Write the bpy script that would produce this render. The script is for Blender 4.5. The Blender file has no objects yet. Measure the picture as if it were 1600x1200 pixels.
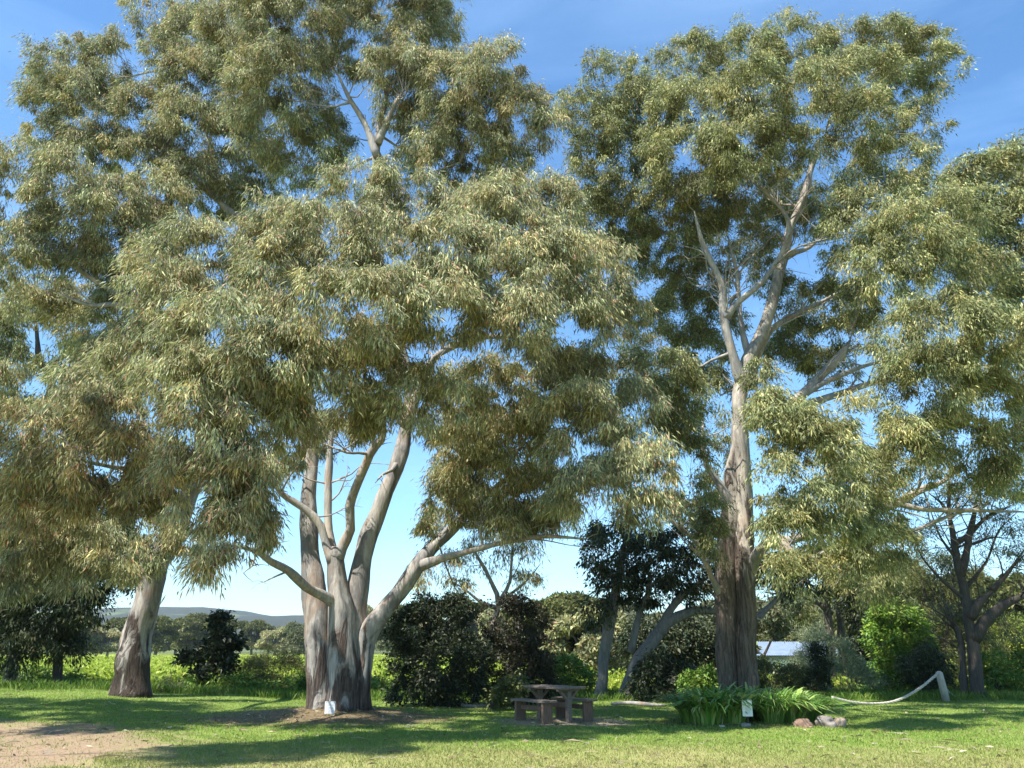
import bpy, math, random
import numpy as np
from mathutils import Vector, noise as mnoise

R = math.radians
S = bpy.context.scene
COL = S.collection
random.seed(11)
rng = np.random.default_rng(11)

# ------------------------------------------------------------------ camera
F = 1256.0
PITCH = R(18.1)
CAM_H = 1.65
cam_d = bpy.data.cameras.new("camera")
cam_d.lens = 36.0 * F / 1600.0
cam_d.sensor_width = 36.0
cam_d.clip_start = 0.1
cam_d.clip_end = 12000
cam = bpy.data.objects.new("camera", cam_d)
cam.location = (0, 0, CAM_H)
cam.rotation_euler = (math.pi / 2 + PITCH, 0, 0)
COL.objects.link(cam)
S.camera = cam

# ------------------------------------------------------------------ light
SUN_EL = R(57)
SUN_DIR = Vector((-0.60, -0.52, 0)).normalized() * math.cos(SUN_EL)
SUN_DIR.z = math.sin(SUN_EL)
w = bpy.data.worlds.new("World")
S.world = w
w.use_nodes = True
nt = w.node_tree
nt.nodes.clear()
sky = nt.nodes.new('ShaderNodeTexSky')
sky.sky_type = 'NISHITA'
sky.sun_disc = False
sky.sun_elevation = SUN_EL
sky.sun_rotation = math.atan2(SUN_DIR.x, SUN_DIR.y)
sky.air_density = 1.0
sky.dust_density = 0.3
sky.ozone_density = 2.2
bg = nt.nodes.new('ShaderNodeBackground')
bg.inputs[1].default_value = 0.090
out = nt.nodes.new('ShaderNodeOutputWorld')
tc = nt.nodes.new('ShaderNodeTexCoord')
mp = nt.nodes.new('ShaderNodeMapping')
mp.inputs['Scale'].default_value = (1.2, 1.2, 6.0)
mp.inputs['Rotation'].default_value = (0.0, 0.25, 0.4)
nz = nt.nodes.new('ShaderNodeTexNoise')
nz.inputs['Scale'].default_value = 1.6
nz.inputs['Detail'].default_value = 7
nz.inputs['Roughness'].default_value = 0.55
nz.inputs['Distortion'].default_value = 0.6
cr = nt.nodes.new('ShaderNodeValToRGB')
cr.color_ramp.elements[0].position = 0.47
cr.color_ramp.elements[0].color = (0, 0, 0, 1)
cr.color_ramp.elements[1].position = 0.85
cr.color_ramp.elements[1].color = (.22, .22, .22, 1)
mx = nt.nodes.new('ShaderNodeMixRGB')
mx.inputs[2].default_value = (5.0, 7.4, 10.5, 1)
hsv = nt.nodes.new('ShaderNodeHueSaturation')
hsv.inputs['Saturation'].default_value = 1.15
hsv.inputs['Value'].default_value = 1.0
L = nt.links.new
L(tc.outputs['Generated'], mp.inputs[0]); L(mp.outputs[0], nz.inputs[0])
L(nz.outputs[0], cr.inputs[0]); L(cr.outputs[0], mx.inputs[0])
mul = nt.nodes.new('ShaderNodeMixRGB'); mul.blend_type = 'MULTIPLY'; mul.inputs[0].default_value = 1
mul.inputs[2].default_value = (.95, 1.22, 1.30, 1)
L(sky.outputs[0], hsv.inputs['Color']); L(hsv.outputs[0], mul.inputs[1]); L(mul.outputs[0], mx.inputs[1]); L(mx.outputs[0], bg.inputs[0]); L(bg.outputs[0], out.inputs[0])

sd = bpy.data.lights.new("sun", 'SUN')
sd.energy = 5.0
sd.angle = R(0.5)
sd.color = (1.0, 0.955, 0.88)
sun = bpy.data.objects.new("sun", sd)
sun.rotation_euler = SUN_DIR.to_track_quat('Z', 'Y').to_euler()
sun.location = (-20, -20, 40)
COL.objects.link(sun)
S.view_settings.view_transform = 'Standard'
S.view_settings.look = 'None'
S.view_settings.exposure = 1.22
S.view_settings.gamma = 1
S.cycles.max_bounces = 6
S.cycles.diffuse_bounces = 3
S.cycles.glossy_bounces = 2
S.cycles.transmission_bounces = 3
S.cycles.volume_bounces = 0
S.cycles.caustics_reflective = False
S.cycles.caustics_refractive = False

# ------------------------------------------------------------------ helpers
cp, sp = math.cos(PITCH), math.sin(PITCH)

def at(px, py, Y):
    u = (px - 800) / F; v = (600 - py) / F
    dy = cp - v * sp
    k = Y / dy
    return Vector((u * k, Y, CAM_H + (sp + v * cp) * k))

def mpp(py, Y):            # metres per photo pixel there
    v = (600 - py) / F
    return Y / (cp - v * sp) / F

def sstep(a, b, x):
    t = np.clip((x - a) / (b - a), 0, 1)
    return t * t * (3 - 2 * t)

TREE_A = at(530, 1116, 21.5)
def hgt(x, y):
    x = np.asarray(x, float); y = np.asarray(y, float)
    h = 0.34 * sstep(-5, -15, x) * sstep(12, 22, y)
    h = h + 0.22 * np.exp(-((x - TREE_A.x) ** 2 + (y - 21.6) ** 2) / 3.6)
    h = h + 0.018 * np.sin(x * 1.3 + y * .7) + 0.015 * np.sin(y * 1.9 - x * .6)
    h = h - (0.75 + 0.3 * sstep(-5, -15, x)) * sstep(30, 40, y)
    return h

def gz(x, y):
    return float(hgt(x, y))

def on_ground(px, Y):
    """point on the ground at column px, at distance Y"""
    p = at(px, 1000, Y)
    for _ in range(8):      # iterate so that x matches px at ground height
        v = 0
        z = gz(p.x, Y)
        # screen row for this height
        fy = Y * cp + (z - CAM_H) * sp
        p = Vector(((px - 800) / F * fy, Y, z))
    return p

def tag(o, label=None, cat=None, group=None, kind=None):
    if label: o['label'] = label
    if cat: o['category'] = cat
    if group: o['group'] = group
    if kind: o['kind'] = kind
    return o

def empty(name, loc, label, cat, group=None):
    o = bpy.data.objects.new(name, None)
    o.empty_display_size = 0.3
    o.location = loc
    COL.objects.link(o)
    return tag(o, label, cat, group)

class MB:
    def __init__(self):
        self.v = []; self.f = []; self.n = 0
    def add(self, verts, faces):
        b = self.n
        self.v.extend([tuple(v) for v in verts])
        self.f.extend([tuple(i + b for i in f) for f in faces])
        self.n += len(verts)
    def tube(self, pts, rad, seg=8, cap=True, rough=0.0, seed=0.0, flute=0.0):
        pts = [Vector(p) for p in pts]
        n = len(pts)
        vs = []
        t = (pts[1] - pts[0]).normalized()
        ref = Vector((0, 1, 0)) if abs(t.y) < .9 else Vector((1, 0, 0))
        a = t.cross(ref).normalized()
        for i in range(n):
            if i == 0: t = pts[1] - pts[0]
            elif i == n - 1: t = pts[-1] - pts[-2]
            else: t = pts[i + 1] - pts[i - 1]
            t.normalize()
            a = (a - t * a.dot(t)).normalized()
            b = t.cross(a)
            for k in range(seg):
                an = 2 * math.pi * k / seg
                d = a * math.cos(an) + b * math.sin(an)
                r = rad[i]
                if rough:
                    q = pts[i] + d * r
                    r *= 1 + rough * mnoise.noise(Vector((q.x * 2.3 + seed, q.y * 2.3, q.z * .9))) * 1.6 \
                           + rough * .6 * mnoise.noise(Vector((q.x * 7 + seed, q.y * 7, q.z * 2)))
                if flute:
                    r *= 1 + flute * math.sin(an * 3 + seed) * .6 + flute * .5 * math.sin(an * 7 + seed * 2 + pts[i].z * .6)
                vs.append(pts[i] + d * r)
        fs = []
        for i in range(n - 1):
            for k in range(seg):
                k2 = (k + 1) % seg
                fs.append((i * seg + k, i * seg + k2, (i + 1) * seg + k2, (i + 1) * seg + k))
        if cap:
            fs.append(tuple(range(seg))[::-1])
            fs.append(tuple((n - 1) * seg + k for k in range(seg)))
        self.add(vs, fs)
    def box(self, c, s, rot=None):
        c = Vector(c); x, y, z = s[0] / 2, s[1] / 2, s[2] / 2
        bev = min(x, y, z) * .25
        vs = []
        # chamfered box: 24 vertices
        for sx in (-1, 1):
            for sy in (-1, 1):
                for sz in (-1, 1):
                    for ax in range(3):
                        p = [sx * (x - bev), sy * (y - bev), sz * (z - bev)]
                        p[ax] = (sx * x, sy * y, sz * z)[ax]
                        vs.append(Vector(p))
        def vid(sx, sy, sz, ax): return (((sx > 0) * 2 + (sy > 0)) * 2 + (sz > 0)) * 3 + ax
        fs = []
        for s_ in (-1, 1):
            fs.append([vid(s_, -1, -1, 0), vid(s_, 1, -1, 0), vid(s_, 1, 1, 0), vid(s_, -1, 1, 0)])
            fs.append([vid(-1, s_, -1, 1), vid(1, s_, -1, 1), vid(1, s_, 1, 1), vid(-1, s_, 1, 1)])
            fs.append([vid(-1, -1, s_, 2), vid(1, -1, s_, 2), vid(1, 1, s_, 2), vid(-1, 1, s_, 2)])
        for s1 in (-1, 1):
            for s2 in (-1, 1):
                fs.append([vid(s1, s2, -1, 0), vid(s1, s2, 1, 0), vid(s1, s2, 1, 1), vid(s1, s2, -1, 1)])
                fs.append([vid(s1, -1, s2, 0), vid(s1, 1, s2, 0), vid(s1, 1, s2, 2), vid(s1, -1, s2, 2)])
                fs.append([vid(-1, s1, s2, 1), vid(1, s1, s2, 1), vid(1, s1, s2, 2), vid(-1, s1, s2, 2)])
        for sx in (-1, 1):
            for sy in (-1, 1):
                for sz in (-1, 1):
                    fs.append([vid(sx, sy, sz, 0), vid(sx, sy, sz, 1), vid(sx, sy, sz, 2)])
        if rot is not None: vs = [rot @ v for v in vs]
        self.add([v + c for v in vs], fs)
    def build(self, name, mat, parent=None, smooth=True, origin=None):
        o0 = Vector(origin) if origin is not None else (parent.matrix_basis.translation.copy() if parent else Vector((0, 0, 0)))
        me = bpy.data.meshes.new(name)
        me.from_pydata([tuple(Vector(v) - o0) for v in self.v], [], self.f)
        me.materials.append(mat)
        if smooth: me.polygons.foreach_set('use_smooth', [True] * len(me.polygons))
        me.update()
        o = bpy.data.objects.new(name, me)
        COL.objects.link(o)
        if parent: o.parent = parent
        elif origin is not None: o.location = o0
        return o

def npmesh(name, verts, quads, mat, parent=None, cols=None, org=None, smooth=False):
    """mesh of quads from numpy arrays; cols: one colour per face"""
    o0 = np.array(parent.matrix_basis.translation if parent else (org if org is not None else (0, 0, 0)))
    me = bpy.data.meshes.new(name)
    nv, nf = len(verts), len(quads)
    me.vertices.add(nv)
    me.vertices.foreach_set('co', (verts - o0).astype(np.float32).ravel())
    me.loops.add(nf * 4)
    me.loops.foreach_set('vertex_index', quads.astype(np.int32).ravel())
    me.polygons.add(nf)
    me.polygons.foreach_set('loop_start', np.arange(nf, dtype=np.int32) * 4)
    me.polygons.foreach_set('loop_total', np.full(nf, 4, dtype=np.int32))
    if smooth: me.polygons.foreach_set('use_smooth', np.ones(nf, dtype=bool))
    me.materials.append(mat)
    if cols is not None:
        a = me.attributes.new('leafcol', 'FLOAT_COLOR', 'FACE')
        c = np.ones((nf, 4), dtype=np.float32); c[:, :3] = cols
        a.data.foreach_set('color', c.ravel())
    me.update(calc_edges=True)
    me.validate()
    o = bpy.data.objects.new(name, me)
    COL.objects.link(o)
    if parent: o.parent = parent
    elif org is not None: o.location = org
    return o

def crom(pts, rad, step=0.35):
    """Catmull-Rom resample"""
    P = [Vector(p) for p in pts]
    P = [P[0] * 2 - P[1]] + P + [P[-1] * 2 - P[-2]]
    rr = [rad[0]] + list(rad) + [rad[-1]]
    op, orr = [], []
    for i in range(1, len(P) - 2):
        p0, p1, p2, p3 = P[i - 1:i + 3]
        n = max(2, int((p2 - p1).length / step))
        for k in range(n):
            t = k / n
            q = .5 * ((2 * p1) + (p2 - p0) * t + (2 * p0 - 5 * p1 + 4 * p2 - p3) * t * t + (3 * p1 - p0 - 3 * p2 + p3) * t ** 3)
            op.append(q); orr.append(rr[i] * (1 - t) + rr[i + 1] * t)
    op.append(P[-2]); orr.append(rr[-2])
    return op, orr

# ------------------------------------------------------------------ materials
def newmat(name):
    m = bpy.data.materials.new(name); m.use_nodes = True
    t = m.node_tree; t.nodes.clear()
    o = t.nodes.new('ShaderNodeOutputMaterial')
    b = t.nodes.new('ShaderNodeBsdfPrincipled')
    t.links.new(b.outputs[0], o.inputs[0])
    return m, t, b, o

def nn(t, typ, **kw):
    n = t.nodes.new(typ)
    for k, v in kw.items(): setattr(n, k, v)
    return n

def noise(t, vec, scale, detail=5, rough=.6, dist=0):
    n = nn(t, 'ShaderNodeTexNoise')
    n.inputs['Scale'].default_value = scale; n.inputs['Detail'].default_value = detail
    n.inputs['Roughness'].default_value = rough; n.inputs['Distortion'].default_value = dist
    if vec is not None: t.links.new(vec, n.inputs['Vector'])
    return n.outputs[0]

def ramp(t, fac, stops):
    n = nn(t, 'ShaderNodeValToRGB')
    e = n.color_ramp.elements
    while len(e) < len(stops): e.new(.5)
    for k, (p, c) in enumerate(stops):
        e[k].position = p
        e[k].color = (c, c, c, 1) if isinstance(c, (int, float)) else (*c, 1)
    t.links.new(fac, n.inputs[0])
    return n.outputs[0]

def mixc(t, fac, a, b, mode='MIX'):
    n = nn(t, 'ShaderNodeMixRGB', blend_type=mode)
    for k, s in ((0, fac), (1, a), (2, b)):
        if isinstance(s, (int, float)): n.inputs[k].default_value = s
        elif isinstance(s, tuple): n.inputs[k].default_value = (*s, 1)
        else: t.links.new(s, n.inputs[k])
    return n.outputs[0]

def math_(t, op, a, b=0.0, clamp=False):
    n = nn(t, 'ShaderNodeMath', operation=op); n.use_clamp = clamp
    for k, s in ((0, a), (1, b)):
        if isinstance(s, (int, float)): n.inputs[k].default_value = s
        else: t.links.new(s, n.inputs[k])
    return n.outputs[0]

def mapping(t, vec, scale):
    n = nn(t, 'ShaderNodeMapping'); n.inputs['Scale'].default_value = scale
    t.links.new(vec, n.inputs[0]); return n.outputs[0]

def bump(t, b, h, strength=.5, dist=.02):
    n = nn(t, 'ShaderNodeBump'); n.inputs['Strength'].default_value = strength
    n.inputs['Distance'].default_value = dist
    t.links.new(h, n.inputs['Height']); t.links.new(n.outputs[0], b.inputs['Normal'])

def leaf_mat(name, rough=.42, spec=.5, trans=.28):
    m, t, b, o = newmat(name)
    at_ = nn(t, 'ShaderNodeAttribute'); at_.attribute_name = 'leafcol'
    t.links.new(at_.outputs['Color'], b.inputs['Base Color'])
    b.inputs['Roughness'].default_value = rough
    b.inputs['Specular IOR Level'].default_value = spec
    tr = nn(t, 'ShaderNodeBsdfTranslucent')
    c2 = mixc(t, 1.0, at_.outputs['Color'], (1.04, 1.10, .86), 'MULTIPLY')
    t.links.new(c2, tr.inputs[0])
    ms = nn(t, 'ShaderNodeMixShader'); ms.inputs[0].default_value = trans
    t.links.new(b.outputs[0], ms.inputs[1]); t.links.new(tr.outputs[0], ms.inputs[2])
    t.links.new(ms.outputs[0], o.inputs[0])
    return m

def bark_mat(name, pale, tan, dark, rough_h, rough_soft=1.0, stripes=1.0, grey=(.33, .32, .30)):
    """smooth gum bark above, rough dark bark below rough_h metres"""
    m, t, b, o = newmat(name)
    tcn = nn(t, 'ShaderNodeTexCoord'); V = tcn.outputs['Object']
    st = mapping(t, V, (3.2, 3.2, .85))
    n1 = noise(t, st, 1.0, 6, .6, .8)
    n2 = noise(t, mapping(t, V, (1.0, 1.0, .6)), 1.9, 5, .6, .5)
    n3 = noise(t, mapping(t, V, (14, 14, 2.0)), 1.0, 6, .7)
    col = mixc(t, ramp(t, n1, [(.42, 0.0), (.56, 1.0)]), pale, grey)
    col = mixc(t, ramp(t, n2, [(.52, 0.0), (.62, .55)]), col, tan)
    col = mixc(t, ramp(t, n3, [(.35, .55), (.7, 0.0)]), col, (.09, .07, .055))
    sep = nn(t, 'ShaderNodeSeparateXYZ'); t.links.new(V, sep.inputs[0])
    zz = math_(t, 'ADD', sep.outputs[2], math_(t, 'MULTIPLY', math_(t, 'SUBTRACT', n1, .5), -6.5 * rough_soft))
    f = nn(t, 'ShaderNodeMapRange'); f.inputs[1].default_value = rough_h + .5; f.inputs[2].default_value = rough_h - .5
    t.links.new(zz, f.inputs[0])
    rb = mixc(t, ramp(t, noise(t, mapping(t, V, (16, 16, 1.6)), 1.0, 8, .75, .4), [(.38, 0.0), (.62, 1.0)]),
              dark, tuple(c * 4.6 for c in dark))
    col = mixc(t, f.outputs[0], col, rb)
    t.links.new(col, b.inputs['Base Color'])
    b.inputs['Roughness'].default_value = .85
    b.inputs['Specular IOR Level'].default_value = .2
    hb = math_(t, 'MULTIPLY', noise(t, mapping(t, V, (11, 11, 1.3)), 1.0, 7, .7), math_(t, 'ADD', math_(t, 'MULTIPLY', f.outputs[0], 1.8), .35))
    bump(t, b, hb, .9, .07)
    return m

def simple_mat(name, c1, c2, scale=8, rough=.8, bstr=.4, stretch=(1, 1, 1), spec=.3, metal=0.0):
    m, t, b, o = newmat(name)
    tcn = nn(t, 'ShaderNodeTexCoord'); V = mapping(t, tcn.outputs['Object'], stretch)
    n = noise(t, V, scale, 7, .65)
    n_ = noise(t, V, scale * 6, 4, .6)
    f = ramp(t, math_(t, 'ADD', math_(t, 'MULTIPLY', n, .7), math_(t, 'MULTIPLY', n_, .3)), [(.35, 0.0), (.65, 1.0)])
    t.links.new(mixc(t, f, c1, c2), b.inputs['Base Color'])
    b.inputs['Roughness'].default_value = rough; b.inputs['Specular IOR Level'].default_value = spec
    b.inputs['Metallic'].default_value = metal
    bump(t, b, n, bstr, .02)
    return m

M = {}
M['leaf'] = leaf_mat('gum_leaf', .6, .3, .30)
M['leaf_glossy'] = leaf_mat('glossy_leaf', .5, .3, .18)
M['blade'] = leaf_mat('grass_blade', .55, .3, .3)
M['gum_bark'] = bark_mat('gum_bark', (.42, .395, .355), (.30, .195, .125), (.035, .026, .021), .75, 1.5, grey=(.18, .175, .17))
M['gum_bark_old'] = bark_mat('old_gum_bark', (.50, .45, .37), (.36, .26, .18), (.05, .039, .031), 4.9, 2.2, grey=(.26, .235, .20))
M['gum_bark_b'] = bark_mat('leaning_gum_bark', (.45, .41, .37), (.30, .19, .13), (.022, .016, .013), 1.4, 1.5, grey=(.24, .22, .21))
M['limb_bark'] = bark_mat('pale_limb_bark', (.50, .45, .37), (.38, .25, .16), (.05, .04, .03), -50, 1.0)
M['twig'] = simple_mat('twig_bark', (.22, .17, .13), (.46, .41, .34), 3, .8, .1)
M['dark_bark'] = simple_mat('dark_bark', (.035, .028, .022), (.10, .085, .07), 6, .9, .6, (4, 4, .6))
M['grey_bark'] = simple_mat('grey_bark', (.09, .09, .09), (.25, .245, .24), 5, .9, .6, (3, 3, .6))

# ------------------------------------------------------------------ ground
def ground_mat():
    m, t, b, o = newmat('ground')
    g = nn(t, 'ShaderNodeNewGeometry'); P = g.outputs['Position']
    sep = nn(t, 'ShaderNodeSeparateXYZ'); t.links.new(P, sep.inputs[0])
    X, Y = sep.outputs[0], sep.outputs[1]
    nb = noise(t, P, .45, 5, .6); nm = noise(t, P, 2.2, 6, .65); nf = noise(t, P, 14, 6, .7)
    lawn = mixc(t, ramp(t, nm, [(.35, 0.0), (.65, 1.0)]), (.085, .165, .020), (.165, .245, .045))
    lawn = mixc(t, ramp(t, nf, [(.40, .0), (.66, .6)]), lawn, (.27, .25, .10))
    def mr(v, a, b_):
        n = nn(t, 'ShaderNodeMapRange'); n.interpolation_type = 'SMOOTHSTEP'
        n.inputs[1].default_value = a; n.inputs[2].default_value = b_; t.links.new(v, n.inputs[0]); return n.outputs[0]
    # dry, straw coloured grass towards the camera
    yn = math_(t, 'ADD', Y, math_(t, 'MULTIPLY', math_(t, 'SUBTRACT', nb, .5), 4.0))
    dry = math_(t, 'MULTIPLY', mr(yn, 16.6, 13.2), .6)
    lawn = mixc(t, dry, lawn, mixc(t, nf, (.25, .21, .09), (.42, .34, .18)))
    dirt = mixc(t, ramp(t, nf, [(.3, 0.0), (.7, 1.0)]), (.20, .13, .09), (.34, .24, .17))
    # bare patch, front left
    def blob(cx, cy, rx, ry, a=1.25, b_=.75, amp=1.1):
        dx = math_(t, 'DIVIDE', math_(t, 'SUBTRACT', X, cx), rx)
        dy = math_(t, 'DIVIDE', math_(t, 'SUBTRACT', Y, cy), ry)
        d = math_(t, 'SQRT', math_(t, 'ADD', math_(t, 'MULTIPLY', dx, dx), math_(t, 'MULTIPLY', dy, dy)))
        d = math_(t, 'ADD', d, math_(t, 'MULTIPLY', math_(t, 'SUBTRACT', nm, .5), amp))
        return mr(d, a, b_)
    col = mixc(t, math_(t, 'MULTIPLY', blob(-10.2, 14.6, 4.3, 3.9), .9), lawn, dirt)
    litter = mixc(t, ramp(t, nf, [(.35, 0.0), (.65, 1.0)]), (.075, .05, .035), (.24, .16, .105))
    col = mixc(t, math_(t, 'MULTIPLY', blob(TREE_A.x - .2, 20.7, 3.0, 1.9), .9), col, litter)
    bp = at(885, 1120, 20.4)
    col = mixc(t, math_(t, 'MULTIPLY', blob(bp.x, 20.0, 1.5, 1.3), .85), col, mixc(t, nf, (.22, .15, .10), (.46, .36, .26)))
    bq = at(1175, 1120, 19.6)
    col = mixc(t, blob(bq.x, 19.9, 2.2, 1.2, 1.1, .8), col, litter)
    # rough scrub floor behind the lawn, then the bright field
    col = mixc(t, mr(yn, 26, 30), col, mixc(t, nm, (.045, .065, .02), (.12, .16, .04)))
    field = mixc(t, ramp(t, nm, [(.35, 0.0), (.65, 1.0)]), (.20, .27, .035), (.32, .37, .06))
    field = mixc(t, ramp(t, nb, [(.5, 0.0), (.62, .5)]), field, (.33, .32, .07))
    col = mixc(t, mr(yn, 33, 37), col, field)
    far = mixc(t, ramp(t, noise(t, P, .006, 6, .65), [(.4, 0.0), (.6, 1.0)]), (.055, .06, .03), (.14, .17, .06))
    col = mixc(t, mr(Y, 210, 330), col, far)
    t.links.new(col, b.inputs['Base Color'])
    b.inputs['Roughness'].default_value = .95; b.inputs['Specular IOR Level'].default_value = .1
    bump(t, b, nf, .6, .04)
    return m

def axis(parts):
    a = []
    for s, e, st in parts: a += list(np.arange(s, e, st))
    return np.array(a)
xs = axis([(-2600, -300, 120), (-300, -40, 12), (-40, -18, 2), (-18, 18, .3), (18, 40, 2), (40, 300, 12), (300, 2601, 120)])
ys = axis([(-60, 6, 6), (6, 34, .3), (34, 60, 1.5), (60, 300, 10), (300, 1001, 70)])
GX, GY = np.meshgrid(xs, ys)
GZ = hgt(GX, GY)
v = np.stack([GX.ravel(), GY.ravel(), GZ.ravel()], 1)
nx, ny = len(xs), len(ys)
ii, jj = np.meshgrid(np.arange(nx - 1), np.arange(ny - 1))
q = np.stack([(jj * nx + ii), (jj * nx + ii + 1), ((jj + 1) * nx + ii + 1), ((jj + 1) * nx + ii)], -1).reshape(-1, 4)
M['ground'] = ground_mat()
gr = npmesh('ground', v, q, M['ground'], smooth=True)
tag(gr, 'lawn and paddock ground running back to the hills', None, None, 'structure')

# distant hills
def hills_mat():
    m, t, b, o = newmat('hills')
    g = nn(t, 'ShaderNodeNewGeometry'); P = g.outputs['Position']
    n = noise(t, mapping(t, P, (1, .6, 2)), .006, 8, .7)
    c = mixc(t, ramp(t, n, [(.55, 0.0), (.60, 1.0)]), (.030, .036, .022), (.14, .19, .06))
    sp_ = nn(t, 'ShaderNodeSeparateXYZ'); t.links.new(P, sp_.inputs[0])
    f = nn(t, 'ShaderNodeMapRange'); f.inputs[1].default_value = 60; f.inputs[2].default_value = 100
    t.links.new(sp_.outputs[2], f.inputs[0])
    c = mixc(t, f.outputs[0], c, (.035, .042, .026))
    cc = at(170, 960, 2350)
    dx = math_(t, 'DIVIDE', math_(t, 'SUBTRACT', sp_.outputs[0], cc.x), 130.0)
    dz = math_(t, 'DIVIDE', math_(t, 'SUBTRACT', sp_.outputs[2], cc.z - 12), 24.0)
    dd = math_(t, 'ADD', math_(t, 'ADD', math_(t, 'MULTIPLY', dx, dx), math_(t, 'MULTIPLY', dz, dz)), math_(t, 'MULTIPLY', math_(t, 'SUBTRACT', noise(t, P, .02, 5, .6), .5), 2.0))
    c = mixc(t, ramp(t, dd, [(.7, .9), (1.0, 0.0)]), c, (.17, .22, .06))
    t.links.new(c, b.inputs['Base Color']); b.inputs['Roughness'].default_value = 1
    b.inputs['Specular IOR Level'].default_value = 0
    return m
hx = np.arange(-2600, 2601, 40.0); hy = np.arange(700, 3301, 65.0)
HX, HY = np.meshgrid(hx, hy)
ridge_px = [(-300, 940), (100, 950), (150, 955), (250, 953), (380, 953), (420, 963), (560, 966), (640, 968), (740, 975), (900, 985), (1200, 982), (1400, 975), (1700, 970), (2200, 960)]
rz = np.interp(hx, [at(p, q_, 2500).x for p, q_ in ridge_px], [at(p, q_, 2500).z for p, q_ in ridge_px])
HZ = -6 + (rz[None, :] + 6) * sstep(900, 2500, HY) * (1 - .5 * sstep(2500, 3300, HY))
HZ += np.array([[mnoise.noise(Vector((x * .004, y * .004, 1))) * 16 + mnoise.noise(Vector((x * .02, y * .02, 2))) * 3 for x in hx] for y in hy]) * sstep(900, 1500, HY) * .6
v = np.stack([HX.ravel(), HY.ravel(), HZ.ravel()], 1)
nx, ny = len(hx), len(hy)
ii, jj = np.meshgrid(np.arange(nx - 1), np.arange(ny - 1))
q = np.stack([(jj * nx + ii), (jj * nx + ii + 1), ((jj + 1) * nx + ii + 1), ((jj + 1) * nx + ii)], -1).reshape(-1, 4)
ho = npmesh('hills', v, q, hills_mat(), smooth=True)
tag(ho, 'low wooded hills with a pale green clearing on the horizon', None, None, 'structure')

# ------------------------------------------------------------------ foliage
PAL = {   # leaf colours, (weight, rgb)
 'gum':   [(.44, (.212, .225, .116)), (.30, (.345, .338, .170)), (.19, (.55, .50, .25)), (.07, (.42, .25, .16))],
 'gumw':  [(.40, (.216, .222, .112)), (.29, (.350, .330, .165)), (.20, (.56, .48, .24)), (.11, (.44, .25, .16))],
 'gumg':  [(.50, (.180, .198, .085)), (.31, (.290, .290, .115)), (.17, (.49, .46, .21)), (.02, (.28, .21, .12))],
 'dull':  [(.6, (.10, .115, .06)), (.3, (.14, .155, .075)), (.1, (.22, .19, .11))],
 'dark':  [(.55, (.018, .028, .012)), (.27, (.035, .05, .02)), (.18, (.085, .09, .05))],
 'darkb': [(.55, (.024, .030, .014)), (.3, (.045, .045, .024)), (.15, (.09, .055, .04))],
 'bright': [(.5, (.12, .22, .026)), (.35, (.17, .28, .035)), (.15, (.25, .31, .05))],
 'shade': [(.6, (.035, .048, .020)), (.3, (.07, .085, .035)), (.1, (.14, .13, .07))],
 'green': [(.5, (.095, .175, .024)), (.35, (.15, .24, .034)), (.15, (.20, .24, .05))],
 'lime':  [(.45, (.20, .28, .03)), (.35, (.28, .34, .04)), (.20, (.38, .38, .07))],
 'olive': [(.5, (.085, .10, .03)), (.35, (.13, .14, .04)), (.15, (.19, .18, .07))],
 'greyg': [(.5, (.22, .26, .14)), (.35, (.30, .33, .18)), (.15, (.38, .38, .23))],
 'strap': [(.40, (.10, .23, .03)), (.35, (.19, .33, .05)), (.25, (.33, .42, .13))],
 'grass': [(.50, (.145, .25, .028)), (.35, (.215, .31, .05)), (.15, (.36, .34, .12))],
 'litter': [(.5, (.30, .22, .14)), (.3, (.45, .38, .28)), (.2, (.16, .10, .06))],
}
def pick(pal, n, groups=None, jitter=.16):
    p = PAL[pal]
    wts = np.array([a for a, _ in p]); cs = np.array([c for _, c in p])
    idx = rng.choice(len(p), n, p=wts / wts.sum())
    c = cs[idx]
    c = c * (1 + jitter * rng.standard_normal((n, 1)))
    return np.clip(c, .008, .6)

def unit(a): return a / (np.linalg.norm(a, axis=-1, keepdims=True) + 1e-9)

def leaves(cent, dirs, length, width, jit=.3):
    """narrow pointed leaves from base cent along dirs"""
    n = len(cent)
    r = unit(rng.standard_normal((n, 3)))
    wv = unit(np.cross(dirs, r))
    Ln = length * (1 + jit * rng.standard_normal((n, 1))).clip(.4, 1.8)
    Wn = width * (1 + jit * rng.standard_normal((n, 1))).clip(.4, 1.8)
    nrm = unit(np.cross(dirs, wv))
    mid = cent + dirs * Ln * .42
    tip = cent + dirs * Ln + np.array([0, 0, -1.0]) * Ln * .12
    v = np.stack([cent, mid + wv * Wn * .5 + nrm * Wn * .15, tip, mid - wv * Wn * .5 + nrm * Wn * .15], 1).reshape(-1, 3)
    return v

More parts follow.
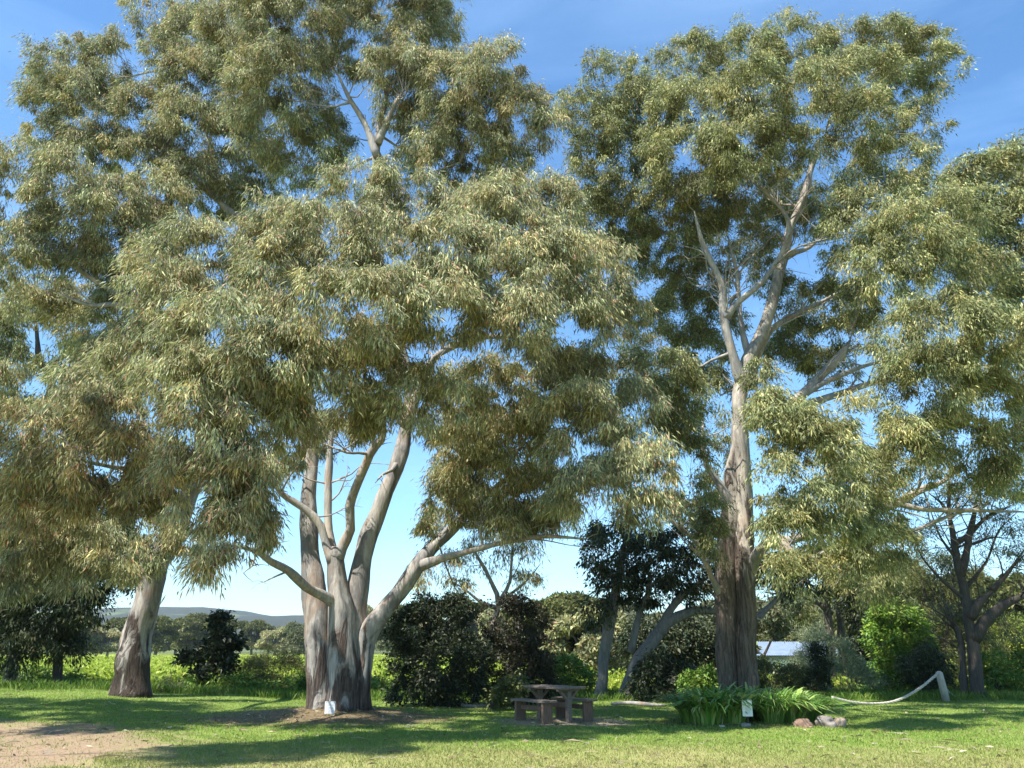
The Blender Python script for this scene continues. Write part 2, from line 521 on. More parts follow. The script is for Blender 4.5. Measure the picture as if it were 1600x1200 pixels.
def crown(parent, lobes, base_y, pal, leaf=(.16, .027), spray_r=.33, per=70, cover=1.6, droop=.9,
          mat='leaf', name='crown', twigmat='twig', skel=None, skel_r=None, twigs=6, under=.6, branch_r=.045, sub=3, fill=0, vert=1.0, gaps=-9):
    """lobes: (px, py, rx_px, ry_px, dY[, density[, palette]]) -> leaf sprays on domes of foliage, plus branchwork"""
    LB = []
    for lb in lobes:
        px, py, rx, ry, dY = lb[:5]
        den = lb[5] if len(lb) > 5 and lb[5] is not None else 1.0
        pl = lb[6] if len(lb) > 6 else pal
        Y = base_y + dY
        c = at(px, py, Y); s = mpp(py, Y)
        LB.append((np.array(c), np.array([rx * s, (rx + ry) * .5 * s * 1.05, ry * s * vert]), den, pl))
    n0_ = len(LB)
    if fill:
        B0 = list(zip(LB, lobes))
        for i, ((c, r, den, pl), l1) in enumerate(B0):
            ds = sorted([(float(np.linalg.norm(c2 - c)), j) for j, ((c2, _, _, _), l2) in enumerate(B0) if j != i and abs(l1[4] - l2[4]) < 1.9])[:4]
            for dd, j in ds:
                c2, r2, den2, _ = B0[j][0]
                if dd < 1.15 * float(r.mean() + r2.mean()) and rng.random() < fill:
                    t_ = rng.uniform(.35, .65)
                    LB.append((c * t_ + c2 * (1 - t_) + rng.standard_normal(3) * .15 * r + np.array([0, rng.uniform(-.3, .7), 0]), (r + r2) * .5 * rng.uniform(.42, .62) * np.array([.9, 1, 1.2]), min(den, den2), pl))
    if sub:
        for c, r, den, pl in list(LB):
            for k_ in range(sub):
                d_ = unit(rng.standard_normal(3)); d_[2] = abs(d_[2]) * .9 - .25
                f_ = rng.uniform(.34, .58)
                LB.append((c + d_ * r * rng.uniform(.72, .98), r * f_ * np.array([1, 1, rng.uniform(1.0, 1.5)]), den, pl))
    allV, allC = [], []
    ctrs = []
    for li, (c, r, den, pl) in enumerate(LB):
        rm = float(np.prod(r) ** (1 / 3))
        area = 4 * math.pi * rm * rm * .75
        n = max(5, int(area * cover * den / (math.pi * spray_r ** 2)))
        d = unit(rng.standard_normal((n, 3)))
        flip = (d[:, 2] < -.15) & (rng.random(n) > under)
        d[flip, 2] *= -1
        rad = rng.uniform(.62, 1.0, (n, 1)) ** .6
        # uneven outline
        nzv = np.array([mnoise.noise(Vector((float(a[0]) * 2.1 + li * 7.3, float(a[1]) * 2.1, float(a[2]) * 2.1))) for a in d])
        rad = rad * (1 + .55 * nzv[:, None])
        p = c + d * r * rad
        # leave out what lies deep inside a neighbouring lobe
        keep = np.ones(n, bool)
        for lj, (c2, r2, _, _) in enumerate(LB):
            if lj == li or np.any(np.abs(c2 - c) > (r + r2)): continue
            keep &= (((p - c2) / r2) ** 2).sum(1) > .40
        if gaps > -1:   # ragged gaps through the foliage
            keep &= np.array([mnoise.noise(Vector((float(a[0]) * 1.05, float(a[1]) * 1.05, float(a[2]) * 1.05))) > gaps for a in p])
        p = p[keep]; d = d[keep]
        if len(p) == 0: continue
        ctrs.append((li, p))
        k = len(p)
        m = max(4, int(per))
        sr = spray_r * rng.uniform(.55, 1.5, (k, 1, 1))
        off = rng.standard_normal((k, m, 3)) * .39
        off[..., 2] = off[..., 2] * .8 
        rr = np.linalg.norm(off[..., :2], axis=-1)
        off[..., 2] += .35 - rr * .55          # umbrella: edges hang lower
        cen = p[:, None, :] + off * sr
        hor = off.copy(); hor[..., 2] = 0
        dr = unit(hor * .55 + d[:, None, :] * .25 + np.array([0, 0, -1.0]) * droop + rng.standard_normal((k, m, 3)) * .33)
        cen = cen.reshape(-1, 3); dr = dr.reshape(-1, 3)
        allV.append(leaves(cen, dr, leaf[0], leaf[1]))
        # one shade per spray, varied per leaf
        cc = pick(pl, k * m)
        sc = (1 + .17 * rng.standard_normal((k, 1, 1))).clip(.65, 1.4)
        warm = rng.standard_normal((k, 1, 1)) * .06
        tint = np.concatenate([sc * (1 + warm), sc, sc * (1 - warm)], -1)
        cc = (cc.reshape(k, m, 3) * tint).reshape(-1, 3)
        allC.append(cc)
    V = np.concatenate(allV); C_ = np.concatenate(allC)
    Q = np.arange(len(V), dtype=np.int32).reshape(-1, 4)
    # branchwork reaching every lobe
    if skel is not None:
        mb = MB()
        nodes = [(Vector(p), r_) for p, r_ in zip(skel, skel_r)]
        order = sorted(range(n0_), key=lambda i: min((Vector(LB[i][0]) - p).length for p, _ in nodes))
        for i in order:
            c = Vector(LB[i][0]) - Vector((0, 0, float(LB[i][1][2]) * .25))
            best = min(nodes, key=lambda a: (a[0] - c).length + max(0, a[0].z - c.z) * .8)
            a, ra = best
            dist = (c - a).length
            r0 = min(ra * .6, branch_r * (0.7 + dist * .10))
            mid = (a + c) / 2 + Vector((rng.normal() * .08, rng.normal() * .08, -.08 + rng.normal() * .05)) * dist
            q1 = a.lerp(mid, .5) + Vector((rng.normal(), rng.normal(), rng.normal())) * dist * .03
            pts, rr_ = crom([a, q1, mid, c], [r0, r0 * .8, r0 * .65, r0 * .4], .4)
            mb.tube(pts, rr_, 6, cap=False, rough=.15)
            for k_ in range(1, len(pts), 2): nodes.append((pts[k_], rr_[k_]))
            nodes.append((c, r0 * .5))
            sel = [p for (li, p) in ctrs if li == i]
            if sel and twigs:
                P = sel[0]
                for k_ in rng.choice(len(P), min(twigs, len(P)), replace=False):
                    e = Vector(P[k_]); s0 = pts[int(rng.integers(max(1, len(pts) // 2), len(pts)))]
                    mm = (s0 + e) / 2 + Vector((rng.normal(), rng.normal(), rng.normal() + .6)) * .1 * (e - s0).length
                    pt, rt = crom([s0, mm, e], [r0 * .38, r0 * .25, .005], .3)
                    mb.tube(pt, rt, 4, cap=False)
        bv = np.array(mb.v); bf = np.array([f for f in mb.f if len(f) == 4])
        nl = len(Q)
        Q = np.concatenate([Q, bf + len(V)]); V = np.concatenate([V, bv])
        C_ = np.concatenate([C_, np.full((len(bf), 3), .2)])
        o = npmesh(name, V, Q, M[mat], parent, C_)
        o.data.materials.append(M[twigmat])
        mi = np.zeros(len(Q), np.int32); mi[nl:] = 1
        if len(o.data.polygons) == len(Q):
            o.data.polygons.foreach_set('material_index', mi)
            o.data.polygons.foreach_set('use_smooth', mi.astype(bool))
    else:
        npmesh(name, V, Q, M[mat], parent, C_)
    return len(Q)

def stem(mb, pl, base_y, seg=14, rough=.10, seed=0., flute=0., step=.22, ground=False):
    """pl: (px, py, dY, r_px)"""
    pts = [at(a, b, base_y + c) for a, b, c, d in pl]
    rad = [d * mpp(b, base_y + c) for a, b, c, d in pl]
    if ground:
        pts[0].z = min(pts[0].z, gz(pts[0].x, pts[0].y)) - .12
    P, Rr = crom(pts, rad, step)
    for i, p in enumerate(P):
        if 2 < i:
            k_ = min(Rr[i] * .55, .055)
            P[i] = p + Vector((mnoise.noise(Vector((p.z * 1.1, seed, p.x))), mnoise.noise(Vector((p.z * 1.1, seed + 9, p.x))), mnoise.noise(Vector((p.x * 1.3, seed + 5, p.y))))) * k_
            Rr[i] *= 1 + (.22 if Rr[i] < .12 else .06) * mnoise.noise(Vector((p.z * 1.9, p.x * 1.9, seed + 3)))
    if ground:
        for i, p in enumerate(P):
            hh = p.z - P[0].z
            Rr[i] *= 1 + .28 * math.exp(-hh / .25)
    mb.tube(P, Rr, seg, rough=rough, seed=seed, flute=flute)
    return P, Rr

def side_twigs(mb, P, Rr, n, ln=1.0, start=.35):
    N = len(P)
    for _ in range(n):
        i = int(rng.integers(int(N * start), N - 1))
        if Rr[i] > .16: continue
        p = P[i]; t_ = (P[i + 1] - p).normalized()
        d = (t_ * rng.uniform(.2, .9) + Vector((rng.normal(), rng.normal(), rng.normal() * .7 + .35)) * .7).normalized()
        l = ln * rng.uniform(.4, 1.5); r0 = min(Rr[i] * .4, .03)
        q = [p, p + d * l * .35 + Vector((0, 0, rng.normal() * .06)), p + d * l * .7 + Vector((rng.normal() * .1, rng.normal() * .1, rng.normal() * .12 + .05)), p + d * l + Vector((rng.normal() * .15, rng.normal() * .15, rng.normal() * .15))]
        pp, rr = crom(q, [r0, r0 * .7, r0 * .45, .004], .16)
        mb.tube(pp, rr, 5, cap=False)
        for _k in range(int(rng.integers(1, 4))):
            j = int(rng.integers(len(pp) // 3, len(pp) - 1))
            d2 = (d + Vector((rng.normal(), rng.normal(), rng.normal())) * .8).normalized()
            l2 = l * rng.uniform(.25, .6)
            p3, r3 = crom([pp[j], pp[j] + d2 * l2 * .5 + Vector((0, 0, .04)), pp[j] + d2 * l2], [rr[j] * .6, rr[j] * .4, .003], .2)
            mb.tube(p3, r3, 4, cap=False)

def slim(st, k): return [[(a, b, c, d * k) for a, b, c, d in x] for x in st]

def tree(name, base, base_y, label, cat, stems, limbs, lobes, pal, bark, group=None, limbmat='limb_bark', twigmat='twig', **kw):
    root = empty(name, base, label, cat, group)
    tw = kw.pop('tw', 1.0); tl = kw.pop('tl', 1.0)
    mb = MB(); SK, SR = [], []
    for i, s_ in enumerate(stems):
        g = s_[0][1] > 1035 or i == 0
        P, Rr = stem(mb, s_, base_y, 18, .13, i * 3.1, kw.pop('flute', 0.0) if False else kw.get('fl', 0.0), ground=g)
        n0 = int(len(P) * .45)
        side_twigs(mb, P, Rr, int(5 * tw), tl * 1.3, .6)
        SK += P[n0:]; SR += Rr[n0:]
    mb.build('trunk', M[bark], root)
    for i, s_ in enumerate(limbs):
        lb = MB()
        s_ = [(*s_[0][:3], s_[0][3] * 1.3)] + list(s_[1:-1]) + [(*s_[-1][:3], s_[-1][3] * .45)]
        P, Rr = stem(lb, s_, base_y, 10, .12, i * 1.7)
        side_twigs(lb, P, Rr, int(len(P) * .22 * tw), tl)
        lb.build('limb', M[limbmat], root)
        SK += P; SR += Rr
    kw.pop('fl', None)
    n = crown(root, lobes, base_y, pal, skel=SK, skel_r=SR, twigmat=twigmat, **kw)
    print(name, 'leaves', n)
    return root

# ---- the big forked gum on the left of centre
A_lobes = [
 (470,40,95,65,0),(590,45,85,70,.5),(390,60,75,65,1),(665,55,50,60,1),(690,10,40,40,1),(700,130,50,55,0),(765,135,62,55,-1),(815,195,45,60,-.5),
 (635,130,60,70,-.3),(450,140,70,65,0),(720,240,80,55,0),(790,255,50,40,0),(415,200,65,65,1),(480,240,60,75,1,.9,'gumg'),(655,225,50,50,1.5,.8),(545,60,50,40,.5),
 (350,20,45,45,1),(510,-30,120,40,0),(640,-30,60,40,0),
 (565,300,75,42,-2),(445,355,65,45,-3),(640,325,72,42,-2),(725,335,60,38,-2),(790,345,75,50,-3),(860,330,55,45,-1),
 (520,390,75,60,-4),(610,400,75,55,-4),(430,445,65,55,-4),(700,410,80,60,-4),(790,420,75,60,-4),(860,420,65,60,-3),(925,430,65,55,-2),
 (510,490,75,60,-5),(600,485,70,55,-5),(690,490,65,45,-4.5),(810,500,70,50,-4),(890,500,60,45,-3),(960,480,42,40,-2),
 (325,410,75,55,-3),(270,470,75,60,-4),(350,520,80,60,-5),(240,420,50,45,-3),(430,560,70,55,-5),
 (500,590,65,50,-4.5),(580,580,55,50,-4),(300,600,80,55,-5),(660,620,45,50,-4),(240,560,70,50,-4),(400,640,60,50,-4.5,.9),
 (330,690,75,50,-5,1,'gumw'),(380,760,55,50,-5,1,'gumw'),(300,770,60,50,-5,1,'gumw'),(370,830,50,38,-5,1,'gumw'),(350,885,38,30,-5.3,.9,'gumw'),(415,810,22,45,-4.5,.6,'gumw'),
 (450,680,40,50,-2,.8),(560,650,40,28,-3,.8),(600,640,40,30,-2.5,.8),(500,680,30,40,-1,.5),
 (710,640,50,60,-2),(780,620,60,55,-2.5),(840,590,55,50,-2),(750,720,60,50,-1),(700,790,42,45,-.5,.8),(800,700,60,60,-1),(760,790,50,40,-.5,.8),(840,770,50,45,-1,.8),(820,820,40,25,-1,.7),
 (900,650,52,52,-3),(955,690,60,52,-3),(900,720,50,45,-3),(930,780,62,45,-3,1),(1005,740,55,50,-3),(985,640,52,45,-2),(1010,795,45,30,-3,.8),(955,595,50,38,-1),(690,720,34,44,1,.8),(715,780,40,40,1.2,.8),(770,810,40,26,1.2,.7),(450,700,34,46,1.5,.7),(500,690,34,40,1.8,.5),(425,740,26,36,0,.7),(680,830,22,20,.5,.4),(560,680,24,24,1.8,.4),(900,575,46,38,-1.5),(870,815,40,22,-1,.7),(1000,690,40,34,-1.5,.8),(860,670,40,50,-2),
]
A_lobes = [(l[0], l[1], l[2], l[3], l[4] * (1.5 if l[4] < 0 else 1), *l[5:]) for l in A_lobes]
A_stems = [
 [(506,1112,0,25),(502,1060,0,25),(499,1000,0,25),(491,930,.1,21),(485,860,.3,17),(484,790,.5,15),(487,710,.7,12),(482,620,.8,10),(465,520,.6,7),(450,420,.5,5)],
 [(536,1114,-.25,30),(536,1050,-.25,30),(533,980,-.2,25),(528,925,-.15,19),(524,876,-.1,14),(526,855,-.1,10)],
 [(556,1112,.15,26),(554,1050,.15,27),(552,990,.15,26),(556,935,.15,21),(569,872,.3,16.5),(582,822,.4,16),(605,768,.5,14),(622,719,.6,14),(634,668,.7,12),(640,600,.7,10),(615,500,.7,8),(590,400,.6,7),(588,300,.5,6.5),(590,220,.3,6),(610,120,.2,4)],
 [(560,1100,.0,20),(566,1040,0,20),(573,993,0,20),(596,962,0,17),(623,926,0,14),(650,885,0,13),(677,854,.2,11),(713,818,.4,9),(745,785,.5,7),(790,750,.6,5)],
]
A_limbs = [
 [(522,880,-.1,11),(510,854,-.1,8),(501,822,-.1,7.5),(477,795,-.2,7),(447,777,-.4,6),(432,760,-.6,5),(420,715,-1,4)],
 [(526,872,-.1,11),(534,855,-.1,10),(546,827,-.2,9.5),(546,791,-.3,9),(560,750,-.5,8.5),(578,710,-.7,8.5),(600,675,-.9,7),(560,640,-1.2,5),(540,590,-1.8,4)],
 [(540,965,.0,12),(514,935,-.45,9.5),(479,917,-1.1,8.5),(452,894,-1.7,8),(425,879,-2.3,7),(400,862,-2.9,5),(352,850,-4,3)],
 [(655,884,0,9),(695,872,-.4,6.5),(740,858,-.8,5.5),(785,848,-1.2,4.5),(850,838,-1.6,4),(912,842,-2,3)],
 [(520,875,.2,9),(514,830,.3,8),(513,770,.4,8),(517,700,.5,6),(520,640,.5,4)],
 [(590,245,.2,6),(568,190,.2,5),(545,150,.1,4),(525,110,0,3)],
 [(590,225,.2,6),(615,165,0,4),(640,130,-.1,3)],
 [(634,668,.7,9),(668,575,.2,7),(710,540,0,6),(770,525,-.3,5),(830,530,-.8,3)],
 [(622,719,.6,5),(612,735,.2,3.5),(598,742,0,2.5),(586,755,-.2,1.5)],
]
tree('gum_tree', tuple(on_ground(530, 21.5)), 21.5, 'large many-stemmed grey gum with spreading drooping crown, left of centre', 'tree',
     slim(A_stems, .86), slim(A_limbs, .85), A_lobes, 'gum', 'gum_bark', leaf=(.135, .0235), spray_r=.28, per=135, cover=1.65, twigs=8, fl=.06, tw=1.6, tl=1.3, fill=.6, vert=1.12, gaps=-.22, branch_r=.055, twigmat='limb_bark')

# ---- gum with rough brown trunk on the right
C_lobes = [
 (955,135,48,40,0,.9),(925,185,48,42,0,.8),(1010,170,62,50,0),(995,245,60,55,0),(935,260,48,50,.5,.8),(1080,105,52,42,0),(1090,180,62,55,-1),(1165,95,60,42,0),(1240,75,62,45,0),(1325,75,45,38,0),(1390,70,55,36,0),
 (1445,85,42,40,0),(1478,105,26,34,0,.7),(1330,130,62,45,-1),(1425,140,48,36,0,.7),(1180,160,68,52,-2),(1265,165,68,55,-2),(1350,195,60,45,-2),(1080,255,62,52,-1),(1165,230,62,45,-2),(1250,230,48,34,-1.5),
 (945,345,50,45,1),(1010,320,55,45,.5),(1035,390,55,45,1.5,1),(1100,320,45,42,1),(1180,295,52,34,1),(1400,255,55,40,-1,.8),(1440,200,40,40,0,.5),
 (1370,300,50,40,-2),(1340,350,50,45,-2),(1440,310,46,42,-1),(1410,370,70,50,-3),(1490,340,52,42,-2),(1390,430,62,45,-3),(1470,430,70,45,-2),(1130,360,40,40,2.5,.6),(1210,340,40,30,2.5,.6),
 (1470,510,80,46,-4),(1550,530,55,52,-4),(1410,540,50,38,-3),(1285,480,50,34,2.5),(1245,530,34,28,3,.8),(1060,480,45,50,3),(1090,550,45,40,3),(1095,440,35,35,3,.8),(1340,470,40,30,0,.7),
 (1180,640,48,26,-3.5),(1225,655,55,32,-4),(1290,660,48,38,-4),(1255,710,60,46,-4),(1325,705,36,44,-3),(1215,755,36,42,-4,.9),(1285,775,56,42,-4),(1245,825,52,32,-4,.9),(1310,830,48,34,-3.5,.9),(1360,850,50,38,-2),
 (1410,620,66,46,-3),(1480,610,62,46,-3.5),(1545,630,58,52,-3),(1430,680,60,38,-3),(1520,700,58,36,-2),(1580,700,40,45,-2),(1590,580,30,50,-3),
 (1350,905,46,34,0,.9),(1390,800,34,30,-2,.6),(1070,620,40,38,-2),(1030,580,48,32,-2.5),(1080,700,34,40,-1.5,.8),(1060,660,36,32,-2),(980,300,52,46,.5),(1010,560,42,34,1,.8),(1140,700,24,38,1.6,.7),(1105,770,34,30,1.6,.7),(1125,610,30,30,2.2,.7),(1245,470,40,28,3,.7),(1290,575,40,26,2.6,.7),(1220,555,30,26,3.2,.6),(1200,430,30,30,3.2,.6),(1060,790,34,26,0,.6),(920,335,46,44,1,.8),(1000,400,46,36,1.5),(910,395,40,34,1.5,.8),(1140,300,50,40,0,.8),(1540,430,48,38,-1),(1510,480,46,34,-2),(1180,385,44,36,2.8,.7),(1330,760,50,40,-2.5,.8),(1440,745,46,24,-1,.5),(1530,755,40,22,-1,.5),(1405,850,34,24,0,.5),(1260,900,36,26,-2,.7),(1390,930,34,22,1,.6),(1410,720,50,34,-2,.7),(1230,890,44,30,-2,.7),(1320,890,50,30,-1.5,.8),(1190,590,26,24,-2,.4),(1010,500,36,30,2,.6),(1130,500,26,26,3,.5),(1290,350,40,36,2,.8),(1325,425,42,36,1.5,.7),(1340,520,44,30,1.5,.7),(1120,420,36,36,2.8,.6),(1240,300,40,26,2.5,.6),(1370,740,40,30,-1,.6),(1140,880,30,26,1.6,.5),(1090,790,36,30,-1,.5),(1120,850,24,30,-1,.4),(1570,760,30,20,-2,.5),
]
C_lobes = [(l[0], l[1], l[2], l[3], l[4] * (1.5 if l[4] < 0 else 1), *l[5:]) for l in C_lobes]
C_stems = [
 [(1136,1078,.1,18),(1135,1000,.1,18),(1135,930,.1,18),(1137,860,.1,18),(1140,800,.05,17),(1143,745,0,15),(1152,700,0,11),(1155,650,0,9)],
 [(1168,1080,-.1,19),(1167,1000,-.1,18),(1166,920,-.1,18),(1164,850,-.1,17),(1162,780,-.1,17),(1158,710,-.1,15),(1157,650,-.1,14),(1160,595,-.1,13),(1166,570,0,12),(1190,520,.1,11.5),(1208,465,.2,10),(1222,410,.3,8.5),(1235,355,.4,7),(1258,300,.5,6),(1278,220,.6,4)],
]
C_limbs = [
 [(1160,600,-.1,10),(1142,550,-.3,8.5),(1132,495,-.4,8),(1130,450,-.5,6.5),(1112,410,-.6,5.5),(1096,375,-.7,4.5),(1085,330,-.8,3)],
 [(1132,498,-.4,7),(1155,470,-.6,5.5),(1190,442,-.8,5),(1225,388,-.9,4.5),(1232,345,-1,4),(1205,310,-1,3),(1160,270,-1,2.5)],
 [(1175,605,.3,7),(1183,560,.5,6.5),(1205,515,.6,5.5),(1245,490,.8,4.5),(1300,462,1,3.5),(1355,435,1,2.5)],
 [(1172,560,.2,6),(1160,520,.3,5),(1155,470,.5,4.5),(1150,420,.6,4),(1138,370,.7,3)],
 [(1170,665,0,9),(1215,645,.1,8.5),(1255,615,.2,9),(1290,580,.2,9),(1312,555,.2,8),(1327,533,.2,6)],
 [(1230,640,.2,6),(1290,622,.3,6),(1345,605,.4,6),(1395,590,.5,3.5)],
 [(1250,620,.2,5),(1300,592,0,4.5),(1350,572,-.2,3.5),(1395,562,-.4,2.5)],
 [(1148,800,.05,9),(1125,755,-.2,7),(1106,728,-.3,6),(1097,695,-.4,5),(1100,655,-.5,3.5)],
 [(1162,925,.22,12),(1176,880,-.25,12),(1197,852,-.9,10),(1215,838,-1.1,8),(1232,856,-1.4,6.5),(1252,880,-1.6,5.5),(1278,868,-1.8,4.5),(1296,858,-2,3)],
 [(1200,850,-.8,8),(1270,835,-.8,7),(1340,806,-.8,7),(1400,785,-.8,7.5),(1440,765,-.8,6.5),(1475,750,-.8,4.5),(1510,720,-1,3)],
 [(1400,785,-.8,5.5),(1435,795,-.9,4.5),(1480,797,-1,4.2),(1530,798,-1.1,4.2),(1600,800,-1.3,3)],
 [(1345,806,-.7,4.5),(1385,824,-.7,3.5),(1430,828,-.8,3.5),(1480,808,-.9,3),(1540,790,-1,1.6)],
 [(1146,960,.3,6),(1112,905,-.2,6),(1090,852,-.4,5),(1060,822,-.5,3.5),(1032,798,-.6,2.2)],
 [(1225,400,.2,5),(1265,385,.2,4),(1300,350,.2,3),(1340,310,.1,2)],
]
tree('gum_tree', tuple(on_ground(1155, 23.0)), 23.0, 'tall gum with rough brown lower trunk, white upper limbs, behind the strappy plants', 'tree',
     slim(C_stems, .86), slim(C_limbs, .85), C_lobes, 'gumg', 'gum_bark_old', leaf=(.112, .027), spray_r=.28, per=125, cover=1.5, droop=.7, twigs=9, fl=.14, tw=2.6, tl=1.5, fill=.6, vert=1.1, gaps=-.27, branch_r=.06, twigmat='limb_bark')

# ---- leaning gum at the left
B_lobes = [
 (105,115,60,42,0),(165,100,42,42,0),(70,170,38,42,0,.9),(140,180,62,52,0),(245,30,38,42,0),(270,85,44,38,0),(320,70,50,50,0),(325,135,68,52,0),(220,180,62,46,0),(295,215,68,52,0),(150,240,48,40,0,.9),
 (210,250,46,36,0),(365,150,50,60,.5),(365,255,60,60,1),(400,320,46,34,1.5,.9),(290,280,44,26,0),(75,225,34,36,0,.8),(250,305,46,34,-1.2),(330,300,46,34,.6),(235,340,36,28,-1.4,.8),(150,430,40,30,-2,.8),(30,885,44,30,-5,.8),(115,895,30,32,-5,.7),(-10,930,40,34,-5,.8),(170,890,26,24,-5,.6),
 (25,265,62,40,-3),(95,290,62,42,-3),(35,330,56,42,-3),(140,335,52,40,-3),(180,385,46,36,-2,.9),(95,380,52,34,-2.5),(25,410,50,42,-3),(190,315,40,30,-2),(230,360,36,26,0,.7),
 (130,510,56,36,1,.9),(180,560,52,40,-1),(25,470,44,28,0,.7),(15,600,34,26,-2,.5),(100,470,50,26,1),(190,500,44,40,-1),(200,450,30,30,-1,.7),
 (60,670,80,38,-8,1,'gumw'),(160,650,66,46,-8,1,'gumw'),(20,725,62,42,-8,1,'gumw'),(110,730,66,46,-8,1,'gumw'),(210,710,60,50,-8,1,'gumw'),(60,790,66,34,-7,1,'gumw'),(150,800,50,36,-7,.9,'gumw'),(235,780,48,38,-7,1,'gumw'),
 (170,600,66,38,-7),(250,845,34,36,-2,.8),(225,890,20,26,-1.5,.6),(60,855,64,36,-4),(140,855,50,36,-4),(200,850,40,30,-4,.8),(290,850,30,26,-4,.7),(30,830,50,36,-5,.9,'gumw'),
]
B_stems = [
 [(203,1088,0,27),(208,1040,0,24),(217,990,0,21),(228,940,0,20),(242,890,0,20),(262,850,0,17),(290,790,0,14),(315,700,0,12),(322,600,0,10),(300,480,0,8),(270,350,.0,6.5),(255,220,0,5),(250,110,0,3)],
]
B_limbs = [
 [(300,510,0,7),(255,490,-1,5.5),(197,467,-1.6,5),(150,440,-2,4.5),(105,405,-2.4,3.8),(60,370,-2.7,3),(20,355,-3,2)],
 [(230,480,-1.3,4),(180,475,-1.7,4),(140,476,-2,3.2),(90,458,-2.3,2.4)],
 [(310,370,0,6),(300,350,-.2,5),(285,310,-.3,4.5),(265,265,-.4,3.5),(240,240,-.4,2.5)],
 [(305,370,0,5),(270,358,-.6,4),(235,335,-.8,3),(205,320,-1,2)],
 [(400,350,.5,5),(360,330,.4,5),(320,295,.3,4.5),(290,270,.2,4),(250,255,.1,3)],
 [(300,760,0,8),(240,740,-3,6),(180,730,-5.5,4),(120,720,-7,3)],
]
tree('gum_tree', tuple(on_ground(203, 26.0)), 26.0, 'gum leaning right with charred dark trunk base, at the left of the lawn', 'tree',
     B_stems, B_limbs, B_lobes, 'gum', 'gum_bark_b', leaf=(.155, .027), spray_r=.33, per=130, cover=1.6, twigs=8, fl=.04, fill=.6, vert=1.1, gaps=-.23, branch_r=.055, twigmat='limb_bark')

# ---- unseen gum added past the left edge, crown placed to shade the front lawn
def world_tree(name, bx, by, h, blobs, label, leaf):
    root = empty(name, (bx, by, gz(bx, by)), label, 'tree')
    mb = MB()
    P, Rr = crom([Vector((bx, by, -.1)), Vector((bx + .2, by, h * .3)), Vector((bx - .1, by + .2, h * .7))], [.5, .38, .2], .3)
    mb.tube(P, Rr, 16, rough=.12, flute=.04)
    mb.build('trunk', M['gum_bark'], root)
    LBS = [(None, b) for b in blobs]
    global at, mpp
    a0, m0 = at, mpp
    at = lambda x, z, Y: Vector((x, Y, z)); mpp = lambda z, Y: 1.0
    crown(root, [(x, z, r, r * .7, y - by) for x, y, z, r in blobs], by, 'gum', skel=P, skel_r=Rr, leaf=leaf, spray_r=.36, per=110, cover=2.0, twigs=3)
    at, mpp = a0, m0
world_tree('gum_tree', -15.5, 9.0, 18, [(-10.5,8.7,11.5,0.80),(-9.5,9.3,11.5,0.90),(-8.6,9.2,12.7,0.80),(-10.0,10.3,11.5,0.80),(-11.2,9.7,11.5,0.60),(-14.2,12.9,11.5,0.90),(-12.0,14.2,12.3,0.70),(-13.2,13.9,11.5,1.00),(-15.2,14.7,11.5,1.10),(-17.6,13.9,11.5,1.10),(-19.6,14.6,11.5,1.20),(-16.6,16.6,11.5,1.20),(-19.1,17.6,11.5,1.20),(-21.6,16.1,11.5,1.20)],
           'unseen gum added outside the left edge to shade the lawn', (.16, .05))

# ---- shaded trees at far left
tree('shade_tree', tuple(on_ground(92, 31)), 31, 'dark leafy tree in shade at far left edge of the lawn', 'tree',
     [[(92,1078,0,7),(90,1030,0,6.5),(92,980,0,6),(100,930,0,5),(112,880,0,4)], [(16,1072,0,8),(18,1040,0,7),(26,990,0,6),(40,930,0,5)]], [],
     [(20,850,60,45,-1,1.2),(70,960,50,50,-1),(140,960,26,36,-1,.8),(30,1010,40,40,-1,.8),(60,1000,34,34,-1,.9),(-10,900,50,60,-1),(100,1010,26,28,-1,.7),(95,860,60,45,-1,1.2),(150,890,46,40,-1),(30,915,56,44,-1),(90,935,46,42,-1),(15,975,44,40,-1),(75,985,34,30,-1,.8),(185,870,38,36,-1,.8),(60,820,60,40,-1),(115,985,24,26,-1,.5),(130,945,28,30,-1,.7),(160,835,50,36,-1),(20,1025,26,20,-1,.5),(205,905,20,20,-1,.5)],
     'shade', 'dark_bark', limbmat='dark_bark', twigmat='dark_bark', leaf=(.16, .05), spray_r=.42, per=100, cover=2.2, droop=.5, twigs=4)

# ---- blue-grey tree behind, left edge
tree('gum_tree', tuple(on_ground(-60, 34)), 34, 'blue-grey gum crown with dark bare limbs, behind at the left edge', 'tree',
     [[(-60,1075,0,14),(-40,900,0,12),(10,760,0,9),(70,640,0,7),(80,600,0,5.5),(62,560,0,4),(58,510,0,3)]],
     [[(80,632,0,5),(100,600,0,3.5),(112,560,0,2.5)]],
     [(20,500,40,30,0,.7),(10,560,36,24,0,.6),(70,590,34,24,0,.5),(110,565,36,40,0,.8),(30,640,40,26,0,.6),(90,645,40,26,0,.7),(-40,520,60,60,0),(-50,640,60,60,0),(60,470,50,26,0,.8),(150,610,40,40,0,.8)],
     'gumg', 'dark_bark', limbmat='dark_bark', leaf=(.22, .045), spray_r=.44, per=90, cover=1.6, twigs=6)

